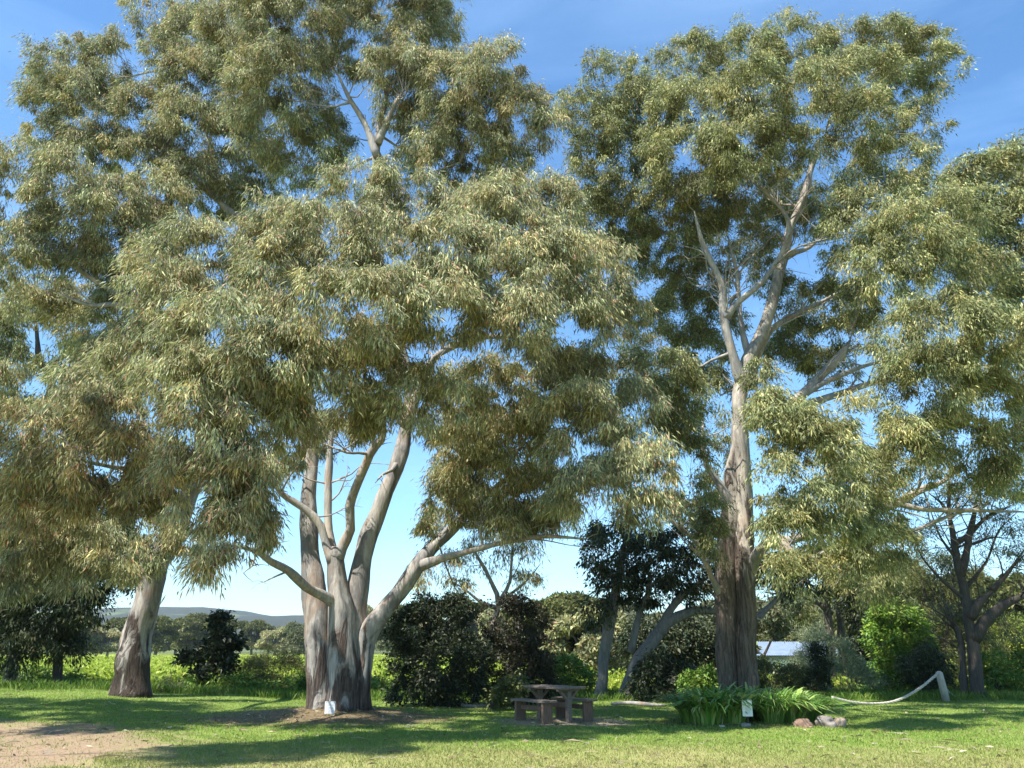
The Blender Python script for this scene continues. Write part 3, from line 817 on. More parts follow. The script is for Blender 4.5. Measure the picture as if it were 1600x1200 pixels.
# ---- leaning pair in the middle
tree('twin_trunk_tree', tuple(on_ground(955, 29)), 29, 'shaded dark-leaved tree with two leaning grey trunks, behind the picnic table', 'tree',
     slim([[(937,1082,0,12),(944,1030,0,11.5),(953,980,0,11),(962,930,0,9),(970,880,0,6),(980,840,0,4)],
      [(972,1088,-.2,13),(995,1040,-.2,12),(1022,998,-.2,12),(1048,968,-.2,10),(1085,955,-.2,7),(1125,957,-.1,6),(1180,970,0,4)]], 0.8),
     [[(1030,990,-.2,7),(1050,950,-.2,6),(1080,920,-.2,5),(1110,900,-.1,3)],
      [(985,1020,-.1,5),(1000,960,-.1,5),(1015,920,-.1,4),(1010,880,0,3)],
      [(1180,970,0,4),(1215,935,0,3.5),(1250,910,0,2.5)]],
     [(960,850,46,34,.3),(1010,860,46,36,.3),(1060,890,46,40,.3),(1020,920,40,26,.3),(1100,880,36,36,.3),(970,905,36,30,.3),(945,870,28,34,0),(985,870,40,36,0),(950,920,26,30,0),(1030,890,44,40,0),(1075,880,44,36,0),(1100,920,34,26,0,.8),(1000,930,34,24,0,.6),(1060,850,40,26,0,.8),(935,960,20,26,0,.6),(1050,930,40,20,0,.5),
      (1210,890,40,30,0,.8),(1270,890,40,34,0,.8),(1240,920,40,20,0,.5)],
     'shade', 'grey_bark', limbmat='grey_bark', twigmat='dark_bark', leaf=(.15, .055), spray_r=.36, per=70, cover=1.3, droop=.5, twigs=6, mat='leaf_glossy')

# ---- tree with dark twisted trunk on the right and bare twigs
tree('twisted_tree', tuple(on_ground(1528, 29)), 29, 'half-bare tree with dark twisted trunk, right of the rope post', 'tree',
     slim([[(1526,1084,0,15),(1522,1030,0,13),(1516,980,0,11),(1508,930,0,9),(1496,880,0,8),(1488,835,0,6),(1482,790,0,4),(1486,730,0,2.5)],
      [(1505,1082,.2,8),(1505,1030,.2,7),(1500,990,.2,5),(1480,960,.2,3)]], 0.72),
     [[(1514,965,0,8),(1532,940,-.2,6.5),(1553,922,-.3,5)],
      [(1520,1000,0,9),(1545,965,-.2,8),(1572,942,-.3,7),(1605,930,-.4,6)],
      [(1500,900,0,6),(1512,860,-.1,5),(1518,820,-.1,4.5),(1526,780,-.1,2.5)],
      [(1490,850,0,4),(1515,835,0,3.5),(1545,805,0,2.5),(1580,790,0,1.5)],
      [(1486,810,0,3),(1470,785,0,2),(1450,770,0,1.2)],
      [(1550,922,-.3,4),(1575,895,-.3,3),(1600,860,-.3,2)],
      [(1512,940,0,3),(1470,905,0,2),(1440,870,0,1.3),(1425,830,0,.8)],
      [(1508,920,0,3),(1540,880,0,2),(1560,830,0,1.3),(1590,800,0,.8)],
      [(1500,880,0,2.5),(1470,840,0,1.6),(1455,800,0,1.0)],
      [(1520,850,0,2),(1550,840,0,1.3),(1580,842,0,.8)]],
     [(1560,880,34,26,0,.6),(1590,900,30,30,0,.8),(1500,780,30,20,0,.3),(1560,820,34,26,0,.5),(1450,850,28,24,0,.5),(1540,975,28,28,.6,.8),(1590,980,24,26,.6,.9),(1600,840,26,30,0,.6),(1530,860,30,26,.8,.5),(1480,900,26,26,.8,.6),(1500,960,26,30,.8,.7),(1560,940,30,20,.8,.6),(1550,760,30,20,0,.3),(1430,800,26,20,0,.3)],
     'dull', 'dark_bark', limbmat='dark_bark', twigmat='dark_bark', leaf=(.13, .03), spray_r=.40, per=40, cover=1.1, droop=.5, twigs=16, branch_r=.03, tw=2.6, tl=1.6)

# ---- gum at right edge
tree('gum_tree', tuple(on_ground(1720, 27)), 27, 'green gum crown reaching in at the right edge of the view', 'tree',
     [[(1720,1075,0,18),(1715,900,0,15),(1700,760,0,12),(1670,600,0,10),(1640,450,0,8),(1610,330,0,5)]],
     [[(1680,640,0,7),(1630,590,0,5),(1580,560,0,3.5),(1530,545,0,2)], [(1650,480,0,5),(1600,440,0,4),(1550,420,0,2.5)]],
     [(1585,260,40,36,0),(1530,270,38,28,0),(1500,290,30,24,0,.8),(1560,320,50,40,0),(1610,340,50,50,0),(1530,370,40,36,0,.9),(1580,400,48,42,0),(1620,470,50,50,0),(1560,450,40,30,0,.7),(1640,260,50,50,0),(1590,500,40,26,0,.5),(1600,760,50,40,0,.7),(1640,650,50,60,0)],
     'gumg', 'gum_bark', leaf=(.18, .04), spray_r=.38, per=100, cover=1.8, droop=.6, twigs=6)

# ---- thin pale gum behind the dark shrubs
tree('sapling_gum', tuple(on_ground(748, 27)), 27, 'thin pale gum with sparse leaves rising between the dark shrubs', 'tree',
     [[(742,1098,0,5),(750,1050,0,5),(762,1000,0,4.5),(778,945,0,4),(770,915,0,3.5),(752,880,0,3),(735,850,0,2.2)]],
     [[(778,945,0,3.5),(796,910,0,2.5),(800,870,0,2),(802,840,0,1.5)], [(776,950,0,3),(750,940,0,2.2),(725,920,0,1.6),(700,905,0,1)], [(796,930,0,2),(825,905,0,1.5),(845,880,0,1)]],
     [(690,890,32,24,0,.5),(730,880,32,24,0,.45),(790,880,34,28,0,.5),(830,870,30,26,0,.45),(665,905,22,18,0,.4),(770,850,34,18,0,.4),(815,910,24,18,0,.5),(710,915,30,14,0,.5)],
     'gumw', 'limb_bark', leaf=(.15, .028), spray_r=.32, per=42, cover=1.1, twigs=7, branch_r=.02)

# ------------------------------------------------------------------ shrubs
def shrub(name, px, Y, label, cat, lobes, pal, leaf=(.1, .05), spray_r=.25, per=60, cover=2.6, droop=.1, mat='leaf_glossy', stem_r=3, stemmat='dark_bark', under=.8, group=None, twigs=3):
    base = on_ground(px, Y)
    root = empty(name, tuple(base), label, cat, group)
    mb = MB(); SK, SR = [], []
    tops = sorted(lobes, key=lambda l: l[1])[:3]
    for k, l in enumerate(tops):
        e = at(l[0], l[1], Y + l[4]); b0 = base + Vector(((k - 1) * .12, (k % 2) * .1, -.1))
        mid = b0.lerp(e, .45) + Vector((rng.normal() * .08, rng.normal() * .08, .05))
        P, Rr = crom([b0, mid, e], [stem_r * mpp(1050, Y), stem_r * .7 * mpp(1050, Y), stem_r * .3 * mpp(1050, Y)], .25)
        mb.tube(P, Rr, 7, rough=.15); SK += P; SR += Rr
    mb.build('stem', M[stemmat], root)
    crown(root, lobes, Y, pal, leaf=leaf, spray_r=spray_r, per=per, cover=cover, droop=droop, mat=mat, name='foliage',
          skel=SK, skel_r=SR, under=under, twigs=twigs, twigmat=stemmat, branch_r=.03, gaps=-.33)
    return root

shrub('dark_shrub', 672, 25, 'broad dark evergreen shrub right of the forked gum', 'shrub',
      [(650,985,36,34,0),(690,975,38,40,0),(725,985,24,36,0),(640,1040,32,36,0),(690,1035,44,42,-.4),(735,1040,26,42,-.2),(660,1080,50,26,-.4),(715,1082,40,26,-.3),(660,952,14,18,0,.8),(712,950,18,18,0,.8)],
      'dark', leaf=(.10, .045), spray_r=.25, per=60, stem_r=5)
shrub('dark_shrub', 812, 26, 'dark bronze-tinged shrub behind the left bench', 'shrub',
      [(790,970,30,34,0),(825,985,28,36,0),(785,1030,30,34,0),(825,1035,30,34,-.2),(775,1075,26,26,-.2),(845,1070,24,26,0),(808,945,18,18,0,.8),(805,1078,34,24,-.3)],
      'darkb', leaf=(.10, .042), spray_r=.25, per=58, stem_r=5)
shrub('leafy_shrub', 768, 23.6, 'small pale green leafy shrub left of the picnic table', 'shrub',
      [(790,1082,14,14,0,.7),(805,1072,12,14,0,.7),(778,1092,12,10,0,.7)], 'olive', leaf=(.12, .07), spray_r=.22, per=30, cover=1.2)
shrub('small_tree', 291, 31, 'small dark glossy tree with narrow top, beyond the lawn on the left', 'tree',
      [(344,972,11,12,0),(342,992,17,15,0),(336,1015,24,16,0),(326,1038,28,15,0,.9),(350,1040,16,14,0),(298,1030,10,8,0,.6),(320,1056,20,10,0,.8),(358,1003,12,11,0)],
      'dark', leaf=(.16, .09), spray_r=.28, per=44, stem_r=4, stemmat='grey_bark')
shrub('bush', 420, 33, 'rounded yellow-green bush left of the forked gum', 'bush',
      [(425,1048,40,28,0),(455,1058,30,28,0),(390,1068,34,24,0),(440,1082,44,20,-.4)], 'olive', leaf=(.16, .02), spray_r=.32, per=70, droop=-.3)
shrub('bush', 330, 30.5, 'low dark green bush under the small dark tree', 'bush',
      [(320,1078,30,16,0),(360,1076,34,18,0),(400,1084,30,14,0),(345,1088,44,10,0)], 'green', leaf=(.11, .06), spray_r=.24, per=50)
shrub('bush', 262, 28.5, 'thin twiggy grey bush beside the charred trunk', 'bush',
      [(250,1068,20,16,0,.5),(268,1080,18,12,0,.5)], 'dull', leaf=(.10, .02), spray_r=.24, per=30, cover=1.0)
shrub('bush', 470, 31, 'dark green bush against left side of the forked gum', 'bush',
      [(455,1082,26,16,0),(478,1076,18,20,0)], 'green', leaf=(.12, .06), spray_r=.25, per=50)
shrub('bush', 590, 31, 'leafy green bush in the gap right of the forked gum', 'bush',
      [(580,1078,18,18,0),(602,1084,18,14,0)], 'green', leaf=(.12, .06), spray_r=.25, per=50)
shrub('bush', 70, 33, 'low green bush at far left among thin dark trunks', 'bush',
      [(60,1066,34,16,0),(120,1070,36,14,0),(150,1078,30,10,0),(0,1066,30,16,0)], 'green', leaf=(.13, .06), spray_r=.28, per=50)
shrub('bush', 888, 31, 'mid green bush behind the right bench', 'bush',
      [(880,1052,30,22,0),(905,1066,24,20,0),(868,1078,24,14,0)], 'green', leaf=(.12, .05), spray_r=.28, per=56)
shrub('undergrowth_shrub', 1035, 27.5, 'dark tangled shrub between the leaning trunks and brown gum', 'shrub',
      [(1030,1050,26,26,0),(1060,1064,30,22,0),(1015,1078,26,16,0),(1090,1070,24,20,0),(1045,1086,40,12,0)], 'dark', leaf=(.13, .06), spray_r=.27, per=50, stemmat='grey_bark', stem_r=5)
shrub('undergrowth_shrub', 1090, 25.6, 'green leafy shrub just left of the brown trunk', 'shrub',
      [(1085,1068,18,12,0),(1105,1058,16,16,0),(1100,1078,22,10,0)], 'green', leaf=(.12, .05), spray_r=.22, per=46)
shrub('bush', 1215, 30, 'olive bush right of the brown trunk, under the shed', 'bush',
      [(1205,1058,24,20,0),(1232,1060,24,20,0),(1218,1080,34,14,0),(1195,1044,12,12,0,.7)], 'olive', leaf=(.10, .035), spray_r=.25, per=54)
shrub('grey_bush', 1290, 32, 'tall feathery grey-green bush in front of the shed', 'bush',
      [(1275,1005,26,22,0),(1300,1018,24,22,0),(1320,1040,24,24,0),(1262,1035,22,26,0),(1300,1066,44,24,-.2),(1340,1066,28,24,0),(1260,1075,30,20,0)], 'greyg', leaf=(.17, .018), spray_r=.34, per=84, droop=-.5)
shrub('conifer_shrub', 1279, 29.5, 'narrow dark green conifer in front of grey bush', 'shrub',
      [(1279,1022,7,16,0),(1279,1045,13,16,0),(1279,1068,17,16,0)], 'dark', leaf=(.12, .025), spray_r=.2, per=60, droop=-.4)
shrub('climber_column', 1345, 37, 'tall dark green leafy column left of the bright bush', 'shrub',
      [(1340,945,18,24,0),(1350,985,20,26,0),(1345,1025,22,26,0),(1355,1060,22,24,0)], 'dark', leaf=(.15, .08), spray_r=.32, per=50)
shrub('bright_bush', 1405, 33, 'bright green bush with glossy leaves, left of rope post', 'bush',
      [(1392,965,24,26,0),(1415,985,30,30,0),(1385,1010,26,32,0),(1425,1030,30,32,0),(1395,1060,40,28,0),(1440,1068,26,22,0)], 'bright', leaf=(.14, .07), spray_r=.30, per=60)
shrub('olive_tree', 1465, 34, 'grey-olive fine-leaved bushy tree behind the rope post', 'tree',
      [(1460,890,34,30,0,.9),(1490,900,30,34,0,.9),(1450,940,36,34,0),(1495,955,34,34,0),(1470,1000,40,34,0),(1510,1010,26,36,0),(1480,1055,44,30,0),(1440,905,24,24,0,.8),(1550,1030,24,34,0,.9),(1555,985,30,30,0,.8)], 'olive', leaf=(.14, .022), spray_r=.36, per=70, droop=.2, stem_r=5)
shrub('bright_bush', 1590, 38, 'bright green bush at the right edge behind the twisted trunk', 'bush',
      [(1580,995,28,30,0),(1610,1010,34,34,0),(1575,1035,26,24,0),(1600,1055,34,18,0),(1555,1062,20,14,0)], 'lime', leaf=(.15, .07), spray_r=.32, per=56)
shrub('bush', 1480, 31, 'low green bush at the foot of rope post', 'bush',
      [(1478,1072,20,12,0),(1450,1080,20,10,0)], 'green', leaf=(.1, .04), spray_r=.22, per=46)

shrub('bush', 1060, 38, 'dull dark bush far behind the leaning trunks', 'bush',
      [(1000,1010,34,24,0),(1050,1000,40,28,0),(1095,1005,34,26,0),(1030,1035,50,20,0),(1085,1038,40,18,0),(1010,985,26,18,0,.7)], 'shade', leaf=(.2, .08), spray_r=.4, per=56)
shrub('bush', 1160, 40, 'dull grey bush behind the brown trunk', 'bush',
      [(1140,985,34,30,0),(1185,965,34,22,0),(1150,1025,30,24,0),(1225,960,30,20,0,.8)], 'dull', leaf=(.2, .07), spray_r=.4, per=56)
shrub('bush', 1445, 30.5, 'dark green bush between bright bush and twisted trunk', 'bush',
      [(1440,1050,24,24,0),(1465,1060,24,20,0),(1450,1030,18,18,0,.8)], 'shade', leaf=(.12, .05), spray_r=.26, per=56)
shrub('bush', 1555, 31, 'dark green undergrowth right of the twisted trunk', 'bush',
      [(1552,1058,24,18,0),(1585,1060,26,16,0),(1560,1035,22,20,0,.8),(1600,1040,20,18,0,.8)], 'green', leaf=(.12, .05), spray_r=.26, per=56)

# background gum with dark trunks behind the grey bush
tree('background_gum', tuple(on_ground(1305, 42)), 42, 'dull gum with two black trunks behind the grey bush', 'tree',
     [[(1300,1065,0,7),(1297,1000,0,7),(1292,950,0,6),(1290,900,0,5),(1285,850,0,3)], [(1318,1065,.3,7),(1315,1000,.3,6),(1310,940,.3,6),(1318,890,.3,4),(1330,850,.3,3)]],
     [[(1300,960,0,4),(1265,935,0,3),(1225,930,0,2),(1195,925,0,1.3)]],
     [(1300,880,46,30,0),(1345,890,40,34,0),(1260,880,40,28,0,.8),(1380,900,30,30,0,.8),(1330,930,30,22,0,.6),(1240,950,30,20,0,.4),(1220,900,36,24,0,.6),(1290,930,24,16,0,.4)],
     'olive', 'dark_bark', limbmat='dark_bark', twigmat='dark_bark', leaf=(.24, .06), spray_r=.5, per=46, cover=1.2, droop=.5, twigs=6)

# ------------------------------------------------------------------ background trees (copies)
def far_proto(seed, pal, tall):
    root = empty('background_tree', (0, 0, 0), 'far olive tree in the line of trees beyond the field', 'tree', 'trees beyond the field')
    r_ = np.random.default_rng(seed)
    mb = MB()
    P, Rr = crom([Vector((0, 0, -.3)), Vector((.2, 0, tall * .3)), Vector((-.1, .2, tall * .6))], [.28, .22, .12], .8)
    mb.tube(P, Rr, 7, rough=.1)
    for k in range(4):
        a = r_.random() * 6.3
        e = Vector((math.cos(a) * tall * .25, math.sin(a) * tall * .25, tall * .6))
        mb.tube([P[len(P) // 2], P[len(P) // 2].lerp(e, .5) + Vector((0, 0, .3)), e], [.12, .09, .04], 5)
    mb.build('trunk', M['grey_bark'], root)
    vs, cs = [], []
    for k in range(22):
        a = r_.random() * 6.3; rr = tall * .36 * math.sqrt(r_.random())
        c = np.array([math.cos(a) * rr, math.sin(a) * rr, tall * (.14 + .68 * r_.random())])
        rad = tall * r_.uniform(.11, .19)
        d = unit(r_.standard_normal((1100, 3))); d[:, 2] = np.where(d[:, 2] < -.3, -d[:, 2], d[:, 2])
        p = c + d * rad * r_.uniform(.7, 1.08, (1100, 1)) * np.array([1.15, 1.15, .8])
        dr = unit(d * .4 + r_.standard_normal((1100, 3)) * .5 + np.array([0, 0, -.4]))
        vs.append(leaves(p, dr, .36, .17)); cs.append(pick(pal, 1100) * r_.uniform(.85, 1.15))
    V = np.concatenate(vs)
    npmesh('crown', V, np.arange(len(V)).reshape(-1, 4), M['leaf'], root, np.concatenate(cs))
    return root

def copy_tree(o, loc, rz, sc, label=None):
    c = o.copy(); COL.objects.link(c); c.location = loc; c.rotation_euler = (0, 0, rz); c.scale = sc
    if label: c['label'] = label
    for ch in o.children:
        d = ch.copy(); COL.objects.link(d); d.parent = c
    return c

protos = [far_proto(1, 'olive', 7.0), far_proto(2, 'dull', 6.2), far_proto(3, 'gum', 6.6)]
# (px, top row, distance, which, label)
far = []
r2 = random.Random(5)
for px in range(-60, 1700, 26):
    Y = r2.uniform(170, 300)
    if px < 560: top = r2.uniform(958, 978)
    elif px < 930: top = r2.uniform(935, 965)
    else: top = r2.uniform(925, 965)
    far.append((px + r2.uniform(-12, 12), top, Y, r2.choice([0, 0, 1, 2]), None))
near = [(846, 940, 62, 0, 'olive green tree right of the bronze-tinged shrub'), (880, 932, 66, 0, 'taller yellow-olive tree left of the leaning grey trunk'),
        (912, 938, 60, 2, 'pale olive tree touching the dark leaning tree'), (1075, 965, 60, 1, 'dull grey tree just left of the brown trunk, beyond'),
        (1010, 960, 64, 1, 'dull tree seen between two leaning trunks'), (1225, 950, 85, 0, 'olive tree rising behind the shed roof'),
        (1400, 880, 60, 0, 'olive tree above the bright green bush'), (1560, 900, 58, 0, 'olive tree behind the twisted bare limbs')]
used = set()
for i, (px, top, Y, k, lab) in enumerate(far + near):
    p = on_ground(px, Y); tz = at(px, top, Y).z
    base_h = (7.0, 6.2, 6.6)[k] * .92
    s_ = (tz - p.z) / base_h
    rz_ = r2.uniform(0, 6.3)
    sc = (s_ * r2.uniform(.95, 1.25) if lab is None else s_, s_, s_)
    if k not in used:
        o = protos[k]; used.add(k); o.location = p; o.rotation_euler = (0, 0, rz_); o.scale = sc
    else:
        o = copy_tree(protos[k], p, rz_, sc)
    if lab: o['label'] = lab; o['group'] = 'trees in the middle distance'
    else: o['label'] = ('far olive tree in the line of trees beyond the field', 'far dull grey-green tree in the line beyond the field', 'far pale sandy-green tree in the line beyond the field')[k]

# ------------------------------------------------------------------ field crop and grass
def blades(n, xr, yr, h, wd, pal, mask=None, lean=.35, power=1.0):
    Yv = yr[0] + (yr[1] - yr[0]) * rng.random(n) ** power
    X = rng.uniform(-1, 1, n) * (Yv * .72 + 1.0) if xr is None else rng.uniform(xr[0], xr[1], n)
    if mask is not None:
        k = mask(X, Yv); X = X[k]; Yv = Yv[k]; n = len(X)
    Z = hgt(X, Yv)
    c = np.stack([X, Yv, Z - .005], 1)
    d = unit(np.stack([rng.normal(0, lean, n), rng.normal(0, lean, n), np.ones(n)], 1))
    Hn = h * rng.uniform(.5, 1.5, (n, 1)) * (1 + 0 * Z[:, None])
    a = rng.random(n) * 6.283
    wv = np.stack([np.cos(a), np.sin(a), np.zeros(n)], 1) * wd * .5
    V = np.stack([c - wv, c + wv, c + wv * .6 + d * Hn * .7, c + d * Hn + np.stack([d[:, 0], d[:, 1], 0 * Z], 1) * Hn * .3], 1).reshape(-1, 3)
    return V, X, Yv

def snoise(x, y, s, o=0.0):
    return (np.sin(x * s + 1.3 * np.sin(y * s * .7 + o)) * np.cos(y * s * 1.1 + 1.7 * np.sin(x * s * .6 + o * 2)) + np.sin(x * s * 2.3 + y * s * 1.9 + o)) * .5

def lawnmask(x, y):
    k = np.ones(len(x), bool)
    r_ = rng.random(len(x))
    d1 = np.sqrt(((x + 10.2) / 4.3) ** 2 + ((y - 14.6) / 3.9) ** 2) + snoise(x, y, 1.7) * .25
    k &= ~((d1 < 1.0) & (r_ > .12 + .1 * snoise(x, y, 3.1)))
    d2 = np.sqrt(((x - TREE_A.x + .2) / 3.0) ** 2 + ((y - 20.7) / 1.9) ** 2) + snoise(x, y, 2.3, 1) * .2
    k &= ~((d2 < 1.0) & (r_ > .12))
    bp = at(885, 1120, 20.4)
    d3 = np.sqrt(((x - bp.x) / 1.5) ** 2 + ((y - 20.0) / 1.3) ** 2) + snoise(x, y, 2.9, 2) * .2
    k &= ~((d3 < 1.0) & (r_ > .1))
    k &= (r_ < .78 + .3 * snoise(x, y, 2.1, 3))
    return k
V, X, Yv = blades(430000, None, (11.6, 29.5), .042, .011, 'grass', lawnmask, .45, 1.25)
C_ = pick('grass', len(X))
dryf = (sstep(17.0, 13.2, Yv + snoise(X, Yv, .9) * 1.2) * .42)[:, None] + np.clip(snoise(X, Yv, 1.3, 4) * .3, 0, .25)[:, None]
C_ = C_ * (1 - dryf) + np.array([.36, .30, .14]) * dryf * rng.uniform(.7, 1.2, (len(X), 1))
g = npmesh('grass', V, np.arange(len(V)).reshape(-1, 4), M['blade'], None, C_)
tag(g, 'short mown grass covering the lawn', 'grass', None, 'stuff')

# ragged longer grass at the lawn edge
V, X, Yv = blades(60000, None, (27.5, 35), .22, .02, 'green', lambda x, y: snoise(x, y, 1.1, 7) > -.45, .3)
g = npmesh('long_grass', V, np.arange(len(V)).reshape(-1, 4), M['blade'], None, pick('green', len(X)))
tag(g, 'longer rank grass where the lawn ends', 'grass', None, 'stuff')

# field crop in rows
n = 220000
Yf = 36 + 130 * rng.random(n) ** 1.5
Xf = rng.uniform(-1, 1, n) * (Yf * .78)
row = np.round(Yf / 2.4) * 2.4 + rng.normal(0, .42, n)
Zf = hgt(Xf, row) + np.abs(rng.normal(0, .42, n)) * (1 + .35 * snoise(Xf, row, .35))
c = np.stack([Xf, row, Zf], 1)
d = unit(rng.standard_normal((n, 3)) * .6 + np.array([0, 0, .5]))
V = leaves(c, d, .22, .13)
g = npmesh('field_crop', V, np.arange(len(V)).reshape(-1, 4), M['blade'], None, pick('lime', n))
tag(g, 'bright yellow-green vine rows filling the field beyond the trees', 'crop', None, 'stuff')

# fallen leaves and bark
n = 9000
Yl = 12.0 + 15 * rng.random(n); Xl = rng.uniform(-1, 1, n) * Yl * .72
kk = rng.random(n) < (.14 + .85 * np.exp(-((Xl - TREE_A.x) ** 2 / 10 + (Yl - 20.4) ** 2 / 8)) + .5 * np.exp(-((Xl - 1.5) ** 2 / 3 + (Yl - 20) ** 2 / 2)))
Xl, Yl = Xl[kk], Yl[kk]; n = len(Xl)
c = np.stack([Xl, Yl, hgt(Xl, Yl) + .015 + .02 * rng.random(n)], 1)
a = rng.random(n) * 6.28
d = unit(np.stack([np.cos(a), np.sin(a), rng.normal(0, .15, n)], 1))
V = leaves(c, d, .12, .03)
m_ = 260
Ys = 12 + 12 * rng.random(m_); Xs = rng.uniform(-1, 1, m_) * Ys * .7
a = rng.random(m_) * 6.28
V2 = leaves(np.stack([Xs, Ys, hgt(Xs, Ys) + .03], 1), unit(np.stack([np.cos(a), np.sin(a), rng.normal(0, .08, m_)], 1)), .42, .022)
V = np.concatenate([V, V2]); n += m_
g = npmesh('leaf_litter', V, np.arange(len(V)).reshape(-1, 4), M['blade'], None, pick('litter', n))
tag(g, 'dry fallen gum leaves and bark scattered on the lawn', 'leaf litter', None, 'stuff')

# ------------------------------------------------------------------ strappy plants in the bed
def strappy(px, Y, rad, h, nb, label, pal='strap', wid=.065):
    b = on_ground(px, Y)
    n = nb
    a = rng.random(n) * 6.283
    r0 = rad * .55 * np.sqrt(rng.random(n))
    base = np.stack([b.x + np.cos(a) * r0, b.y + np.sin(a) * r0 * .8, np.full(n, b.z - .01)], 1)
    a2 = a + rng.normal(0, .5, n)
    out_ = np.stack([np.cos(a2), np.sin(a2), np.zeros(n)], 1)
    Ln = h * rng.uniform(.75, 1.25, n); spread = rng.uniform(.35, .9, n) + r0 / rad * .4
    side = np.stack([-np.sin(a2), np.cos(a2), np.zeros(n)], 1) * wid * .5 * rng.uniform(.7, 1.3, (n, 1))
    K = 7; V = []; 
    for k in range(K):
        t_ = k / (K - 1)
        hor = spread * Ln * (t_ ** 1.5); ver = Ln * (t_ * 1.15 - t_ ** 2.4 * (.25 + .55 * spread))
        p = base + out_ * hor[:, None] + np.array([0, 0, 1.0]) * ver[:, None]
        wk = (1 - t_ ** 3) * (0.75 + .5 * t_) + .04
        V.append(p - side * wk); V.append(p + side * wk)
    V = np.stack(V, 1)       # n, 2K, 3
    Q = []
    for k in range(K - 1):
        Q.append(np.array([2 * k, 2 * k + 1, 2 * k + 3, 2 * k + 2]))
    Q = (np.arange(n)[:, None, None] * 2 * K + np.array(Q)[None]).reshape(-1, 4)
    cc = np.repeat(pick(pal, n), K - 1, 0)
    o = npmesh('strappy_plant', V.reshape(-1, 3), Q, M['leaf_glossy'], None, cc, org=tuple(b), smooth=True)
    tag(o, label, 'plant', 'strappy plants round the brown gum')
    return o
strappy(1084, 20.0, .55, .95, 190, 'arching green strappy plant at the left end of the bed')
strappy(1108, 19.3, .55, 1.0, 210, 'light green strappy plant, second from the left end, front of bed')
strappy(1142, 19.4, .55, 1.0, 210, 'broad green strappy plant immediately left of the white bed sign')
strappy(1122, 20.8, .55, 1.1, 190, 'taller strappy plant at back left, in front of brown trunk')
strappy(1175, 20.8, .55, 1.1, 190, 'strappy plant at back of bed, above the white bed sign')
strappy(1208, 19.5, .45, 1.05, 320, 'dense dark narrow-leaved plant right of the white bed sign', 'strap', .022)
strappy(1238, 19.9, .55, .95, 200, 'green strappy plant behind the red-brown rock')
strappy(1266, 20.4, .5, .85, 180, 'strappy plant at right end of bed, behind the grey rock')
strappy(1225, 21.0, .55, 1.0, 180, 'strappy plant at back right of the bed')

# ------------------------------------------------------------------ rocks
def rock(px, Y, s, c1, c2, label, seed):
    import bmesh
    b = on_ground(px, Y)
    bm = bmesh.new(); bmesh.ops.create_icosphere(bm, subdivisions=4, radius=1)
    for v_ in bm.verts:
        p = v_.co.copy()
        f = 1 + .28 * mnoise.noise(p * 1.3 + Vector((seed, 0, 0))) + .10 * mnoise.noise(p * 4 + Vector((seed, 3, 0)))
        vn = mnoise.cell_vector(p * 1.1 + Vector((seed, 5, 1)))
        v_.co = Vector((p.x * s[0], p.y * s[1], p.z * s[2])) * f
        v_.co.z = min(v_.co.z, s[2] * (.72 + .12 * vn.x))
    me = bpy.data.meshes.new('rock'); bm.to_mesh(me); bm.free()
    me.materials.append(simple_mat('rock_' + str(seed), c1, c2, 5, .9, .8))
    me.polygons.foreach_set('use_smooth', [True] * len(me.polygons))
    o = bpy.data.objects.new('rock', me); o.location = (b.x, b.y, b.z + s[2] * .15); COL.objects.link(o)
    o.rotation_euler = (0, 0, seed)
    tag(o, label, 'rock', 'rocks edging the plant bed')
rock(1256, 18.7, (.22, .18, .17), (.15, .09, .065), (.27, .18, .13), 'red-brown rock at the front of the bed', 1)
rock(1291, 19.0, (.26, .2, .22), (.13, .11, .10), (.30, .26, .23), 'large grey rock right of the red-brown rock', 2)
rock(1313, 19.1, (.13, .12, .19), (.27, .20, .14), (.40, .32, .24), 'small tan rock standing at right end of the row', 3)
rock(1166, 18.6, (.12, .10, .08), (.20, .17, .13), (.34, .30, .25), 'small pale stone under the white bed sign', 4)
rock(1128, 18.7, (.07, .06, .04), (.30, .27, .22), (.48, .44, .36), 'tiny pale stone at front left edge of bed', 5)

